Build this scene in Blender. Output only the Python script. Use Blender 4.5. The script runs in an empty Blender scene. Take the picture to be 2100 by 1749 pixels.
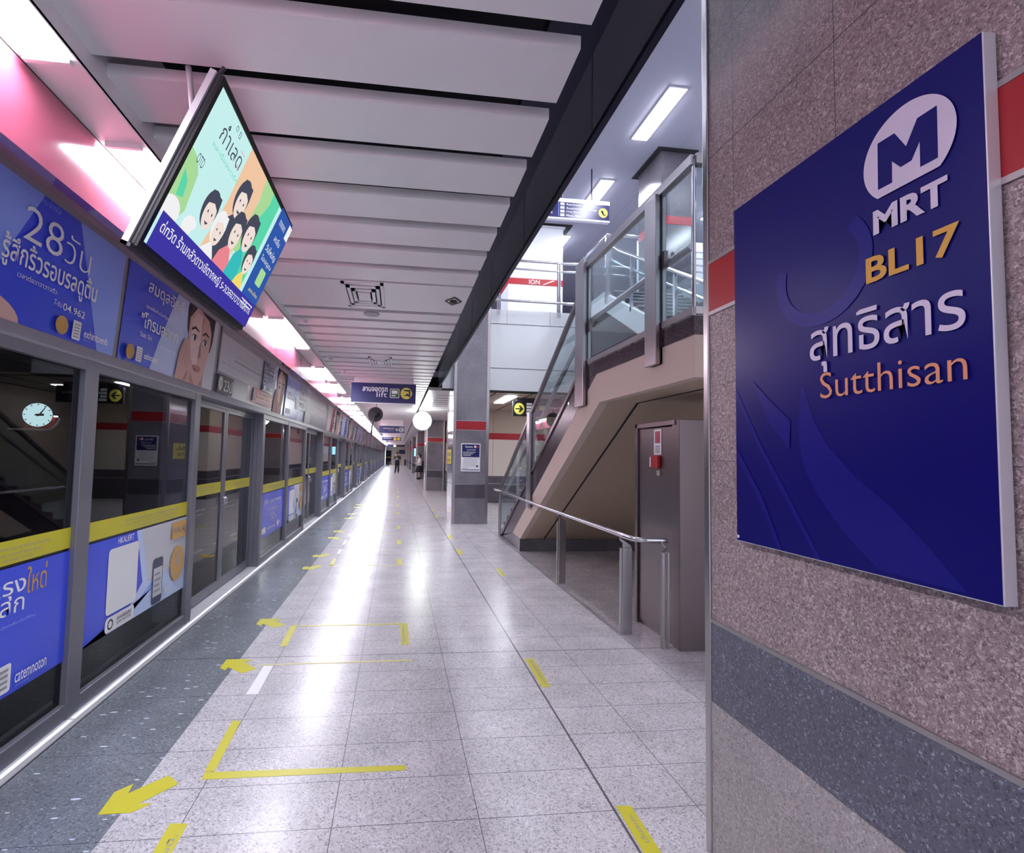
import bpy, math, random
from mathutils import Vector, Matrix, Quaternion
random.seed(7)
SC = bpy.context.scene
COL = SC.collection

# ------------------------------------------------------------------ camera
W_PX, H_PX = 2100.0, 1749.0
F_PX, CX, CY = 1052.3, 939.9, 876.3
CAM_H = 1.5
def camera_rotation(yaw, pitch, roll):
    B = Matrix(((1,0,0),(0,0,-1),(0,1,0)))
    cy, sy = math.cos(yaw), math.sin(yaw)
    Ry = Matrix(((cy,-sy,0),(sy,cy,0),(0,0,1)))
    cp, sp = math.cos(pitch), math.sin(pitch)
    Rx = Matrix(((1,0,0),(0,cp,-sp),(0,sp,cp)))
    cr, sr = math.cos(roll), math.sin(roll)
    Rz = Matrix(((cr,-sr,0),(sr,cr,0),(0,0,1)))
    return Rz @ Rx @ B @ Ry
R = camera_rotation(.1175, -.0566, .0213)
cam = bpy.data.cameras.new('camera')
cam_o = bpy.data.objects.new('camera', cam)
COL.objects.link(cam_o)
M3 = Matrix((R[0], -R[1], -R[2])).transposed()
cam_o.matrix_world = Matrix.Translation((0, 0, CAM_H)) @ M3.to_4x4()
cam.sensor_fit = 'HORIZONTAL'
cam.sensor_width = 36.0
cam.lens = F_PX / W_PX * 36.0
cam.shift_x = (W_PX/2 - CX) / W_PX
cam.shift_y = (CY - H_PX/2) / W_PX
cam.clip_start = 0.05
cam.clip_end = 300
SC.camera = cam_o

# ------------------------------------------------------------------ world and exposure
world = bpy.data.worlds.new('station_air')
SC.world = world
world.use_nodes = True
bg = world.node_tree.nodes['Background']
bg.inputs[0].default_value = (.78, .78, .95, 1)
bg.inputs[1].default_value = .85
SC.view_settings.view_transform = 'Standard'
SC.view_settings.look = 'None'
SC.view_settings.gamma = 1.0
SC.view_settings.exposure = 0.88
TROUGH_L = 31.0        # radiance of the platform edge lamps
CONCOURSE_L = 36.0     # lamps over the stair hall
LOW_L = 16.0           # lamps in the low ceiling
LAMP_COLOR = (.88, .90, 1.0)

# ------------------------------------------------------------------ helpers
def lin(c):
    c = c/255.0
    return c/12.92 if c <= .04045 else ((c+.055)/1.055)**2.4
def rgb(r, g, b): return (lin(r), lin(g), lin(b), 1)

MATS = {}
def mat(name, color=None, rough=.5, metal=0., spec=.5, emit=None, strength=0., coat=0.):
    if name in MATS: return MATS[name]
    m = bpy.data.materials.new(name); m.use_nodes = True
    p = m.node_tree.nodes['Principled BSDF']
    if color: p.inputs['Base Color'].default_value = color
    p.inputs['Roughness'].default_value = rough
    p.inputs['Metallic'].default_value = metal
    p.inputs['Specular IOR Level'].default_value = spec
    p.inputs['Coat Weight'].default_value = coat
    if emit:
        p.inputs['Emission Color'].default_value = emit
        p.inputs['Emission Strength'].default_value = strength
    MATS[name] = m
    return m
def lamp(name, strength, color=LAMP_COLOR):
    if name in MATS: return MATS[name]
    m = bpy.data.materials.new(name); m.use_nodes = True
    nt = m.node_tree; nt.nodes.clear()
    e = nt.nodes.new('ShaderNodeEmission'); o = nt.nodes.new('ShaderNodeOutputMaterial')
    e.inputs[0].default_value = (*color[:3], 1); e.inputs[1].default_value = strength
    nt.links.new(e.outputs[0], o.inputs[0])
    MATS[name] = m
    return m
def glass(name, tint, ior=1.5, rough=.0, gloss=(1,1,1,1)):
    if name in MATS: return MATS[name]
    m = bpy.data.materials.new(name); m.use_nodes = True
    nt = m.node_tree; nt.nodes.clear()
    N = nt.nodes.new
    t = N('ShaderNodeBsdfTransparent'); t.inputs[0].default_value = tint
    g = N('ShaderNodeBsdfGlossy'); g.inputs['Roughness'].default_value = rough; g.inputs[0].default_value = gloss
    # Schlick reflectance, the same from both sides of the pane
    ge = N('ShaderNodeNewGeometry'); dp = N('ShaderNodeVectorMath'); dp.operation = 'DOT_PRODUCT'
    nt.links.new(ge.outputs['Incoming'], dp.inputs[0]); nt.links.new(ge.outputs['Normal'], dp.inputs[1])
    def mth(op, a, b):
        n = N('ShaderNodeMath'); n.operation = op; n.use_clamp = True
        for i, q in enumerate((a, b)):
            if isinstance(q, (int, float)): n.inputs[i].default_value = q
            else: nt.links.new(q, n.inputs[i])
        return n.outputs[0]
    F0 = ((ior-1)/(ior+1))**2
    c_ = mth('ABSOLUTE', dp.outputs['Value'], 0); c_ = mth('SUBTRACT', 1., c_); c_ = mth('POWER', c_, 5.); c_ = mth('MULTIPLY', c_, 1-F0)
    class f: outputs = [mth('ADD', c_, F0)]
    mx = N('ShaderNodeMixShader'); o = N('ShaderNodeOutputMaterial')
    nt.links.new(f.outputs[0], mx.inputs[0]); nt.links.new(t.outputs[0], mx.inputs[1])
    nt.links.new(g.outputs[0], mx.inputs[2]); nt.links.new(mx.outputs[0], o.inputs[0])
    MATS[name] = m
    return m
def granite(name, base, dark, light, scale=90., rough=.3, amt_d=.28, amt_l=.18, fleck=None, fleck_scale=9., bump=0., spec=.5):
    """speckled polished stone: small mineral cells, some dark, some light, with a slow tone drift"""
    if name in MATS: return MATS[name]
    m = bpy.data.materials.new(name); m.use_nodes = True
    nt = m.node_tree; N = nt.nodes.new; L = nt.links.new
    p = nt.nodes['Principled BSDF']
    tc = N('ShaderNodeTexCoord')
    vo = N('ShaderNodeTexVoronoi'); vo.inputs['Scale'].default_value = scale
    no0 = N('ShaderNodeTexNoise'); no0.inputs['Scale'].default_value = scale*.6; no0.inputs['Detail'].default_value = 2
    mxv = N('ShaderNodeMix'); mxv.data_type = 'VECTOR'; mxv.inputs[0].default_value = .02
    L(tc.outputs['Object'], no0.inputs['Vector'])
    L(tc.outputs['Object'], mxv.inputs[4]); L(no0.outputs['Color'], mxv.inputs[5])
    L(mxv.outputs[1], vo.inputs['Vector'])
    cr = N('ShaderNodeValToRGB'); cr.color_ramp.interpolation = 'LINEAR'
    e = cr.color_ramp.elements
    e[0].position = 0; e[0].color = dark
    e[1].position = 1; e[1].color = light
    a = e.new(amt_d); a.color = base
    b = e.new(1-amt_l); b.color = base
    sep = N('ShaderNodeSeparateColor'); L(vo.outputs['Color'], sep.inputs[0]); L(sep.outputs[0], cr.inputs[0])
    no = N('ShaderNodeTexNoise'); no.inputs['Scale'].default_value = 3.; no.inputs['Detail'].default_value = 5
    L(tc.outputs['Object'], no.inputs['Vector'])
    mr = N('ShaderNodeMapRange'); mr.inputs[1].default_value = .3; mr.inputs[2].default_value = .7
    mr.inputs[3].default_value = .86; mr.inputs[4].default_value = 1.1
    L(no.outputs['Fac'], mr.inputs[0])
    mu = N('ShaderNodeMix'); mu.data_type = 'RGBA'; mu.blend_type = 'MULTIPLY'; mu.inputs[0].default_value = 1
    L(cr.outputs[0], mu.inputs[6]); L(mr.outputs[0], mu.inputs[7])
    out = mu.outputs[2]
    if fleck:
        v2 = N('ShaderNodeTexVoronoi'); v2.inputs['Scale'].default_value = fleck_scale
        mp = N('ShaderNodeMapping'); mp.inputs['Scale'].default_value = (.7, 2.2, 1); mp.inputs['Rotation'].default_value = (0, 0, .35)
        L(tc.outputs['Object'], mp.inputs[0]); L(mp.outputs[0], v2.inputs['Vector'])
        s2 = N('ShaderNodeSeparateColor'); L(v2.outputs['Color'], s2.inputs[0])
        sz = N('ShaderNodeMapRange'); sz.inputs[1].default_value = .6; sz.inputs[2].default_value = 1.; sz.inputs[3].default_value = 0.; sz.inputs[4].default_value = .26
        L(s2.outputs[1], sz.inputs[0])
        lt = N('ShaderNodeMath'); lt.operation = 'LESS_THAN'; L(v2.outputs['Distance'], lt.inputs[0]); L(sz.outputs[0], lt.inputs[1])
        m2 = N('ShaderNodeMix'); m2.data_type = 'RGBA'; L(lt.outputs[0], m2.inputs[0]); L(out, m2.inputs[6]); m2.inputs[7].default_value = fleck
        out = m2.outputs[2]
    L(out, p.inputs['Base Color'])
    p.inputs['Roughness'].default_value = rough
    p.inputs['Specular IOR Level'].default_value = spec
    if bump:
        bp = N('ShaderNodeBump'); bp.inputs['Strength'].default_value = bump; bp.inputs['Distance'].default_value = .004
        L(sep.outputs[1], bp.inputs['Height']); L(bp.outputs[0], p.inputs['Normal'])
    MATS[name] = m
    return m

def joints(m, spec_list, color, width):
    """add tile joint lines to a stone material: each item = (axis, offset, pitch, lo, hi, width)"""
    nt = m.node_tree; N = nt.nodes.new; L = nt.links.new
    p = nt.nodes['Principled BSDF']
    src = p.inputs['Base Color'].links[0].from_socket
    tc = N('ShaderNodeTexCoord'); sp = N('ShaderNodeSeparateXYZ'); L(tc.outputs['Object'], sp.inputs[0])
    cur = None
    def math_(op, a, b):
        n = N('ShaderNodeMath'); n.operation = op
        for i, q in enumerate((a, b)):
            if isinstance(q, (int, float)): n.inputs[i].default_value = q
            else: L(q, n.inputs[i])
        return n.outputs[0]
    for ax, off, pitch, lo, hi, w, *zlo in spec_list:
        c = sp.outputs['XYZ'.index(ax)]
        if pitch:
            t = math_('SUBTRACT', c, off); t = math_('DIVIDE', t, pitch); t = math_('FRACT', t, 0)
            t = math_('SUBTRACT', t, .5); t = math_('ABSOLUTE', t, 0); t = math_('GREATER_THAN', t, .5 - w/2/pitch)
        else:
            t = math_('SUBTRACT', c, off); t = math_('ABSOLUTE', t, 0); t = math_('LESS_THAN', t, w/2)
        if lo is not None:
            t = math_('MULTIPLY', t, math_('GREATER_THAN', sp.outputs[0], lo))
        if hi is not None:
            t = math_('MULTIPLY', t, math_('LESS_THAN', sp.outputs[0], hi))
        if zlo: t = math_('MULTIPLY', t, math_('GREATER_THAN', sp.outputs[2], zlo[0]))
        cur = t if cur is None else math_('MAXIMUM', cur, t)
    mx = N('ShaderNodeMix'); mx.data_type = 'RGBA'
    f = math_('MULTIPLY', cur, .85)
    L(f, mx.inputs[0]); L(src, mx.inputs[6]); mx.inputs[7].default_value = color
    L(mx.outputs[2], p.inputs['Base Color'])

class MB:
    """collects faces with materials and links them as ONE mesh object"""
    def __init__(s): s.v = []; s.f = []; s.m = []; s.mats = []; s.sm = []
    def mi(s, m):
        if m not in s.mats: s.mats.append(m)
        return s.mats.index(m)
    def add(s, verts, faces, m, smooth=False):
        k = len(s.v); i = s.mi(m)
        s.v += [tuple(q) for q in verts]
        for f in faces:
            s.f.append([k+j for j in f]); s.m.append(i); s.sm.append(smooth)
        return s
    def box(s, x0, x1, y0, y1, z0, z1, m):
        v = [(x,y,z) for x in (x0,x1) for y in (y0,y1) for z in (z0,z1)]
        return s.add(v, [(0,1,3,2),(4,6,7,5),(0,4,5,1),(2,3,7,6),(0,2,6,4),(1,5,7,3)], m)
    def poly(s, pts, m): return s.add(pts, [tuple(range(len(pts)))], m)
    def prism(s, pts, axis, a, b, m):
        """2-D outline extruded along an axis; pts are the two other coordinates in xyz order"""
        def P(q, t):
            if axis == 'x': return (t, q[0], q[1])
            if axis == 'y': return (q[0], t, q[1])
            return (q[0], q[1], t)
        n = len(pts)
        v = [P(q, a) for q in pts] + [P(q, b) for q in pts]
        f = [tuple(range(n-1, -1, -1)), tuple(range(n, 2*n))] + [(i, (i+1) % n, n+(i+1) % n, n+i) for i in range(n)]
        return s.add(v, f, m)
    def tube(s, path, r, m, n=10, cap=True):
        path = [Vector(p) for p in path]; rs = r if isinstance(r, (list, tuple)) else [r]*len(path)
        t0 = (path[1]-path[0]).normalized()
        ref = Vector((0,0,1)) if abs(t0.z) < .9 else Vector((1,0,0))
        u = t0.cross(ref).normalized(); verts = []; faces = []
        for i, p in enumerate(path):
            if i == 0: t = t0
            elif i == len(path)-1: t = (path[i]-path[i-1]).normalized()
            else: t = ((path[i]-path[i-1]).normalized() + (path[i+1]-path[i]).normalized()).normalized()
            u = (u - t*u.dot(t)).normalized(); w = t.cross(u)
            for j in range(n):
                a = 2*math.pi*j/n
                verts.append(p + (u*math.cos(a) + w*math.sin(a))*rs[i])
        for i in range(len(path)-1):
            for j in range(n):
                faces.append((i*n+j, i*n+(j+1) % n, (i+1)*n+(j+1) % n, (i+1)*n+j))
        s.add(verts, faces, m, True)
        if cap:
            s.add(verts[:n], [tuple(range(n-1,-1,-1))], m); s.add(verts[-n:], [tuple(range(n))], m)
        return s
    def bar(s, p0, p1, wx, wz, m, up=(0,0,1)):
        """rectangular bar from p0 to p1, wx across, wz along the up direction"""
        p0 = Vector(p0); p1 = Vector(p1); t = (p1-p0).normalized(); up = Vector(up)
        sd = t.cross(up).normalized(); u = sd.cross(t).normalized()
        v = []
        for p in (p0, p1):
            for a, b in ((-1,-1),(1,-1),(1,1),(-1,1)): v.append(p + sd*(a*wx/2) + u*(b*wz/2))
        return s.add(v, [(3,2,1,0),(4,5,6,7),(0,1,5,4),(1,2,6,5),(2,3,7,6),(3,0,4,7)], m)
    def ellipsoid(s, c, r, m, nu=20, nv=12):
        v = []; f = []
        for i in range(nv+1):
            a = math.pi*i/nv
            for j in range(nu):
                b = 2*math.pi*j/nu
                v.append((c[0]+r[0]*math.sin(a)*math.cos(b), c[1]+r[1]*math.sin(a)*math.sin(b), c[2]+r[2]*math.cos(a)))
        for i in range(nv):
            for j in range(nu):
                f.append((i*nu+j, (i+1)*nu+j, (i+1)*nu+(j+1) % nu, i*nu+(j+1) % nu))
        return s.add(v, f, m, True)
    def build(s, name, parent=None, bevel=0.):
        me = bpy.data.meshes.new(name)
        me.from_pydata(s.v, [], s.f)
        for m in s.mats: me.materials.append(m)
        me.polygons.foreach_set('material_index', s.m)
        me.polygons.foreach_set('use_smooth', s.sm)
        me.update()
        o = bpy.data.objects.new(name, me); COL.objects.link(o)
        if parent is not None:
            o.parent = parent
            if parent.type == 'EMPTY': o.matrix_parent_inverse = Matrix.Translation(-parent.location)
        if bevel:
            b = o.modifiers.new('edge', 'BEVEL'); b.width = bevel; b.segments = 2; b.limit_method = 'ANGLE'; b.angle_limit = .9
        return o
def thing(name, label, cat, loc, group=None):
    o = bpy.data.objects.new(name, None); COL.objects.link(o)
    o.location = loc; o.empty_display_size = .05
    return tag(o, label, cat, group)
def tag(o, label, cat, group=None, kind=None):
    o['label'] = label; o['category'] = cat
    if group: o['group'] = group
    if kind: o['kind'] = kind
    return o
def struct(o):
    o['kind'] = 'structure'
    return o
ORD = ['nearest', 'second', 'third', 'fourth', 'fifth', 'sixth', 'seventh', 'eighth', 'ninth', 'tenth', 'eleventh',
       'twelfth', 'thirteenth', 'fourteenth', 'fifteenth', 'sixteenth', 'seventeenth', 'eighteenth', 'nineteenth', 'twentieth',
       'twenty-first', 'twenty-second', 'twenty-third', 'twenty-fourth', 'twenty-fifth', 'twenty-sixth', 'twenty-seventh', 'twenty-eighth', 'twenty-ninth', 'thirtieth']

_TXT = {}
def text_shape(s, bold=0.):
    """flat letter outlines of a string in the default typeface: vertices and faces"""
    k = (s, bold)
    if k in _TXT: return _TXT[k]
    c = bpy.data.curves.new('lettering', 'FONT'); c.body = s; c.size = 1; c.resolution_u = 3; c.offset = bold
    c.dimensions = '2D'; c.fill_mode = 'FRONT'
    o = bpy.data.objects.new('lettering', c); COL.objects.link(o)
    dg = bpy.context.evaluated_depsgraph_get(); dg.update()
    ev = o.evaluated_get(dg); me = ev.to_mesh()
    V = [(v.co.x, v.co.y) for v in me.vertices]; Fc = [tuple(p.vertices) for p in me.polygons]
    ev.to_mesh_clear(); bpy.data.objects.remove(o); bpy.data.curves.remove(c)
    _TXT[k] = (V, Fc)
    return _TXT[k]

class Art:
    """printed artwork on a plane: shapes in local u (right) and v (up), stacked as thin printed layers"""
    def __init__(s, o, U, V, lift=.0015, eps=.0006):
        s.o = Vector(o); s.U = Vector(U).normalized(); s.V = Vector(V).normalized(); s.N = s.U.cross(s.V)
        s.k = lift; s.eps = eps; s.mb = MB()
    def P(s, u, v): return s.o + s.U*u + s.V*v + s.N*s.k
    clip = None
    def poly(s, pts, m):
        if s.clip:
            for ax, lim, sg in ((0, s.clip[0], 1), (1, s.clip[1], 1), (0, s.clip[2], -1), (1, s.clip[3], -1)):
                out = []
                for i in range(len(pts)):
                    p, q = pts[i-1], pts[i]; dp_, dq = (p[ax]-lim)*sg, (q[ax]-lim)*sg
                    if dp_*dq < 0:
                        t_ = dp_/(dp_-dq); out.append((p[0]+(q[0]-p[0])*t_, p[1]+(q[1]-p[1])*t_))
                    if dq >= 0: out.append(q)
                pts = out
                if len(pts) < 3: return s
        s.mb.poly([s.P(u, v) for u, v in pts], m); s.k += s.eps; return s
    def rect(s, u0, v0, u1, v1, m): return s.poly([(u0,v0),(u1,v0),(u1,v1),(u0,v1)], m)
    def ell(s, u, v, ru, rv, m, n=28): return s.poly([(u+ru*math.cos(2*math.pi*i/n), v+rv*math.sin(2*math.pi*i/n)) for i in range(n)], m)
    def rrect(s, u0, v0, u1, v1, r, m):
        pts = []
        for cu, cv, a0 in ((u1-r, v1-r, 0), (u0+r, v1-r, 90), (u0+r, v0+r, 180), (u1-r, v0+r, 270)):
            for i in range(5):
                a = math.radians(a0+i*22.5); pts.append((cu+r*math.cos(a), cv+r*math.sin(a)))
        return s.poly(pts, m)
    def ring(s, u, v, r0, r1, m, n=28):
        vs = [s.P(u+r*math.cos(2*math.pi*i/n), v+r*math.sin(2*math.pi*i/n)) for r in (r0, r1) for i in range(n)]
        s.mb.add(vs, [(i, (i+1) % n, n+(i+1) % n, n+i) for i in range(n)], m); s.k += s.eps; return s
    def text(s, t, u0, v0, h, m, bold=0., width=None, align='l', rot=0.):
        """h = letter height of the whole line's box; width stretches the box"""
        V, Fc = text_shape(t, bold)
        if not V: return s
        x0 = min(a for a, b in V); x1 = max(a for a, b in V); y0 = min(b for a, b in V); y1 = max(b for a, b in V)
        ky = h/(y1-y0); kx = width/(x1-x0) if width else ky
        off = 0 if align == 'l' else (-(x1-x0)*kx if align == 'r' else -(x1-x0)*kx/2)
        ca, sa = math.cos(rot), math.sin(rot); vs = []
        for a, b in V:
            du = (a-x0)*kx+off; dv = (b-y0)*ky
            vs.append(s.P(u0+du*ca-dv*sa, v0+du*sa+dv*ca))
        s.mb.add(vs, Fc, m); s.k += s.eps
        return s
    def build(s, name, parent=None): return s.mb.build(name, parent)

# ------------------------------------------------------------------ materials
m_floor = granite('pale_speckled_granite', rgb(190,186,190), rgb(134,130,136), rgb(216,212,216), 170, .25, .3, .3, spec=.36)
joints(m_floor, [('Y', 3.99, .3, None, None, .0035), ('X', -.22, .6, None, .7, .0035), ('X', 1.342, .6, 1.1, None, .0035),
                 ('X', .968, 0, None, None, .012), ('Y', 3.99, 0, None, None, .009), ('Y', 14.84, 10.85, None, None, .009)], rgb(70,66,72), .004)
m_edge = granite('slate_grey_edge_granite', rgb(112,117,124), rgb(84,88,95), rgb(140,146,153), 150, .26, .3, .2, fleck=rgb(196,206,220), fleck_scale=17, spec=.5)
joints(m_edge, [('Y', 3.99, 0, None, None, .008), ('Y', 3.99, .6, None, None, .003)], rgb(44,46,54), .004)
m_pillar = granite('pink_grey_flamed_granite', rgb(152,136,138), rgb(104,88,94), rgb(204,192,194), 200, .42, .34, .34, bump=.3)
joints(m_pillar, [('Y', 1.765, 0, None, None, .003, 2.31), ('Y', 1.308, 0, None, None, .003, 2.31), ('Z', 1.8, 0, None, None, .002), ('Z', 1.503, 0, None, None, .002),
                  ('Z', 2.745, 0, None, None, .004), ('Z', 3.2, 0, None, None, .004)], rgb(60,50,56), .003)
m_pillar_dark = granite('dark_slate_granite', rgb(98,100,114), rgb(70,72,84), rgb(160,164,178), 200, .3, .3, .14, bump=.15)
m_pillar_base = granite('light_grey_granite', rgb(166,162,162), rgb(130,124,126), rgb(204,200,198), 210, .4, .3, .3, bump=.1)
m_column = granite('grey_polished_granite', rgb(124,120,128), rgb(98,94,102), rgb(152,148,156), 160, .13, .3, .3, spec=.7)
m_column_dark = granite('dark_grey_polished_granite', rgb(84,80,88), rgb(64,60,68), rgb(110,106,114), 160, .16, .3, .2, spec=.6)
m_tread = granite('dark_plum_granite', rgb(64,48,58), rgb(42,32,40), rgb(104,90,100), 150, .22, .3, .15)
m_red = mat('red_enamel', rgb(168,26,38), .32)
m_pinkred = mat('red_glossy_enamel_fascia', rgb(188,92,118), .14, spec=1., coat=.6)  # pale pink: the lamps' glare on red enamel is put into the colour
m_slat = mat('off_white_ceiling_metal', rgb(232,230,232), .33, spec=.5)
m_white_panel = mat('white_enamel_wall_panel', rgb(222,226,228), .25)
m_cream_wall = mat('cream_wall_panel', rgb(206,198,188), .35)
m_tan_wall = mat('tan_wall_panel', rgb(178,164,148), .4)
m_plaster = mat('white_plaster', rgb(158,158,172), .6)
m_cream = mat('cream_painted_concrete', rgb(206,190,176), .6)
m_soffit = mat('tan_soffit_panel', rgb(186,168,146), .55)
m_void = mat('dark_ceiling_void', rgb(34,34,40), .9)
m_navyvoid = mat('dark_navy_steel', rgb(40,42,62), .4, .5)
m_groove = mat('shadow_gap', rgb(30,29,34), .8)
m_steel = mat('brushed_stainless_steel', (.46,.44,.45,1), .3, 1.)
m_steel_lt = mat('polished_stainless_steel', (.66,.65,.67,1), .17, 1.)
m_steel_dk = mat('dark_brushed_steel', (.24,.2,.21,1), .3, .9)
m_beam = mat('satin_metal_beam', (.7,.71,.78,1), .24, .75)
m_alu = mat('pale_satin_aluminium', (.68,.68,.72,1), .4, .35)
m_frame = mat('grey_painted_door_frame', rgb(118,118,128), .36, .35)
m_header = mat('silver_grey_header_panel', rgb(150,150,160), .34, .35)
m_dkgrey = mat('charcoal_plastic', rgb(52,50,56), .45)
m_black = mat('black_rubber', rgb(16,16,19), .6)
m_glass_dark = glass('smoked_screen_glass', (.5,.52,.56,1), 1.5)
m_glass = glass('clear_green_balustrade_glass', (.84,.91,.92,1), 1.45)
m_white = mat('white_print', rgb(236,238,240), .4)
m_offwhite = mat('pale_grey_print', rgb(206,208,214), .4)
m_greyprint = mat('mid_grey_print', rgb(150,150,158), .4)
m_blackprint = mat('black_print', rgb(26,26,30), .4)
m_yellow = mat('yellow_tape', rgb(196,188,44), .38)
m_yellowprint = mat('yellow_print', rgb(226,216,92), .4)
m_whitetape = mat('white_tape', rgb(232,230,230), .4)
m_royal = mat('royal_blue_print', rgb(58,82,226), .22)
m_skyb = mat('light_blue_print', rgb(140,168,250), .22)
m_palesky = mat('pale_blue_print', rgb(196,214,250), .22)
m_navy = mat('navy_print', rgb(40,40,98), .25)
m_navy2 = mat('deep_navy_print', rgb(30,34,84), .25)
m_gold = mat('gold_print', rgb(208,160,70), .35)
m_skin = mat('skin', rgb(220,180,168), .5)
m_skin_sh = mat('skin_shade_print', rgb(196,150,140), .5)
m_hair = mat('black_hair', rgb(26,20,24), .5)
m_redprint = mat('crimson_print', rgb(190,40,66), .35)
m_green = mat('green_print', rgb(52,96,60), .35)

# ------------------------------------------------------------------ floor, platform edge
YN, YF = -3.0, 79.0
f = MB(); f.box(-1.09, 9.0, YN, YF, -.2, 0, m_floor); struct(f.build('floor'))
f = MB(); f.box(-1.69, -1.09, YN, YF, -.2, 0, m_edge); struct(f.build('floor'))
# sill under the screen doors: wider tread in front of each door opening
PER, C0 = 5.42, 3.145          # screen door module and centre of the fixed part
NBAY = 14
b = MB()
b.prism([(-1.96,-.2),(-1.702,-.2),(-1.702,.002),(-1.712,.022),(-1.728,.03),(-1.96,.03)], 'y', YN, 77, m_alu)
b.box(-1.702, -1.69, YN, 77, -.2, -.004, m_black)
for k in range(-1, 28): b.box(-1.96, -1.7, 2.71*k+3.1, 2.71*k+3.104, .0295, .0304, m_groove)
struct(b.build('trim_1'))

# ------------------------------------------------------------------ ceiling: slats, trays, dark void
ZS = 3.0
c = MB(); y = 1.632 - .397*7; edges = []
rows = []
while y < 4.5: rows.append((y-.292, y)); y += .397
rows.append((4.455, 5.30))
y = 5.30
while y < 78.6:
    y += .39; rows.append((y-.29, y))
for a, bb in rows:
    if abs(a-4.455) < .01:
        c.box(-1.2, -.53, a, bb, ZS, ZS+.05, m_slat); c.box(-.16, .627, a, bb, ZS, ZS+.05, m_slat)
        c.box(-.53, -.16, a, a+.03, ZS, ZS+.05, m_slat); c.box(-.53, -.16, bb-.1, bb, ZS, ZS+.05, m_slat)
    else:
        c.box(-1.2, .627, a, bb, ZS, ZS+.05, m_slat)
struct(c.build('ceiling'))
c = MB()
c.box(-1.9, .95, YN, 12.6, 3.6, 3.7, m_void); c.box(-1.9, 2.1, 12.6, YF, 3.35, 3.45, m_void)
struct(c.build('ceiling'))
for k, (x, yy, r) in enumerate(((-.5, 1.0, .12), (-.55, 1.5, .08))):
    d = MB(); d.tube([(x-1.1, yy+.1, 3.36), (x, yy, 3.36), (x+1.35, yy-.1, 3.36)], r, m_dkgrey, 14)
    tag(d.build('air_duct'), ['fat dark air duct in the void above the nearest ceiling slats', 'thin dark air duct in the void above the nearest ceiling slats'][k], 'duct')
# low ceiling to the right of the slats beyond the stair hall
c = MB()
c.box(.70, 2.1, 12.05, YF, 3.05, 3.12, m_slat)
c.box(2.1, 9.0, 12.05, 16.9, 3.05, 3.12, m_tan_wall)
for k in range(14):
    c.box(2.1, 9.0, 12.05+.4*k, 12.075+.4*k, 3.046, 3.06, m_groove)
for k in range(5): c.box(2.3+.9*k, 2.34+.9*k, 12.05, 16.9, 3.046, 3.06, m_groove)
for k in range(110): c.box(.98, 2.1, 13+.6*k, 13.03+.6*k, 3.046, 3.06, m_groove)
struct(c.build('ceiling'))
# beam along the edge of the stair hall
b = MB()
b.box(.93, .95, YN, 12.05, 3.13, 5.0, m_beam)
b.box(.925, .957, YN, 12.05, 3.11, 3.135, m_navyvoid)
b.box(.66, .94, YN, 12.05, 3.55, 3.58, m_navyvoid)  # dark navy sheet over the gap, added to shade the beam's upper face
for k in range(9): b.box(.9285, .932, 1.0+1.4*k, 1.006+1.4*k, 3.14, 4.9, m_groove)
struct(b.build('trim_2'))

# ------------------------------------------------------------------ light trough, red fascia, header
b = MB()
b.box(-1.215, -1.2, YN, 77, 2.92, 3.4, m_slat)          # trough side
b.box(-1.412, -1.215, YN, 77, 2.925, 2.95, m_slat)      # trough underside
b.box(-1.225, -1.2, YN, 77, 2.915, 2.93, m_slat)
struct(b.build('trim_3'))
b = MB()
b.prism([(-1.41,2.918),(-1.43,2.918),(-1.43,2.62),(-1.7,2.75),(-1.7,2.735),(-1.41,2.6)], 'y', YN, 77, m_pinkred)
for k in range(54): b.box(-1.4115, -1.409, 1.55+1.5*k, 1.553+1.5*k, 2.6, 2.9, m_groove)
struct(b.build('wall_left'))
# header beam over the screens: leaning face with poster frames, lower lip and underside
HB, HT = Vector((-1.75, 0, 2.066)), Vector((-1.70, 0, 2.73))
b = MB()
b.prism([(-1.95,2.0),(-1.745,2.0),(-1.738,2.012),(-1.742,2.066),(-1.752,2.066),(-1.706,2.70),(-1.698,2.70),(-1.695,2.735),(-1.95,2.735)], 'y', YN, 77, m_header)
b.box(-2.0, -1.85, YN, 77, 1.955, 2.0, m_frame)
struct(b.build('trim_4'))

m_lamp = lamp('platform_edge_tube_glow', TROUGH_L)
spans = [(-5.1+2.5,-3.6+2.5), (.43,1.95), (2.5,4.0), (5.53,7.05), (8.6,10.05), (10.5,12.05)]
y = 13.0
while y < 76: spans.append((y, y+1.5)); y += 2.05
for i, (a, bb) in enumerate(spans):
    t = thing('ceiling_light', 'white tube light over the platform edge, %s in the row' % ('behind the viewer' if i == 0 else ORD[min(i-1, 29)] if i <= 30 else 'one of the far end'), 'light', (-1.3, (a+bb)/2, 2.94), 'tube lights along the platform edge')
    d = MB(); d.box(-1.375, -1.235, a, bb, 2.905, 2.921, m_lamp); d.build('diffuser', t)
    for q in (a-.02, bb): d = MB(); d.box(-1.385, -1.225, q, q+.02, 2.9, 2.925, m_slat); d.build('end_cap', t)

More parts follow.
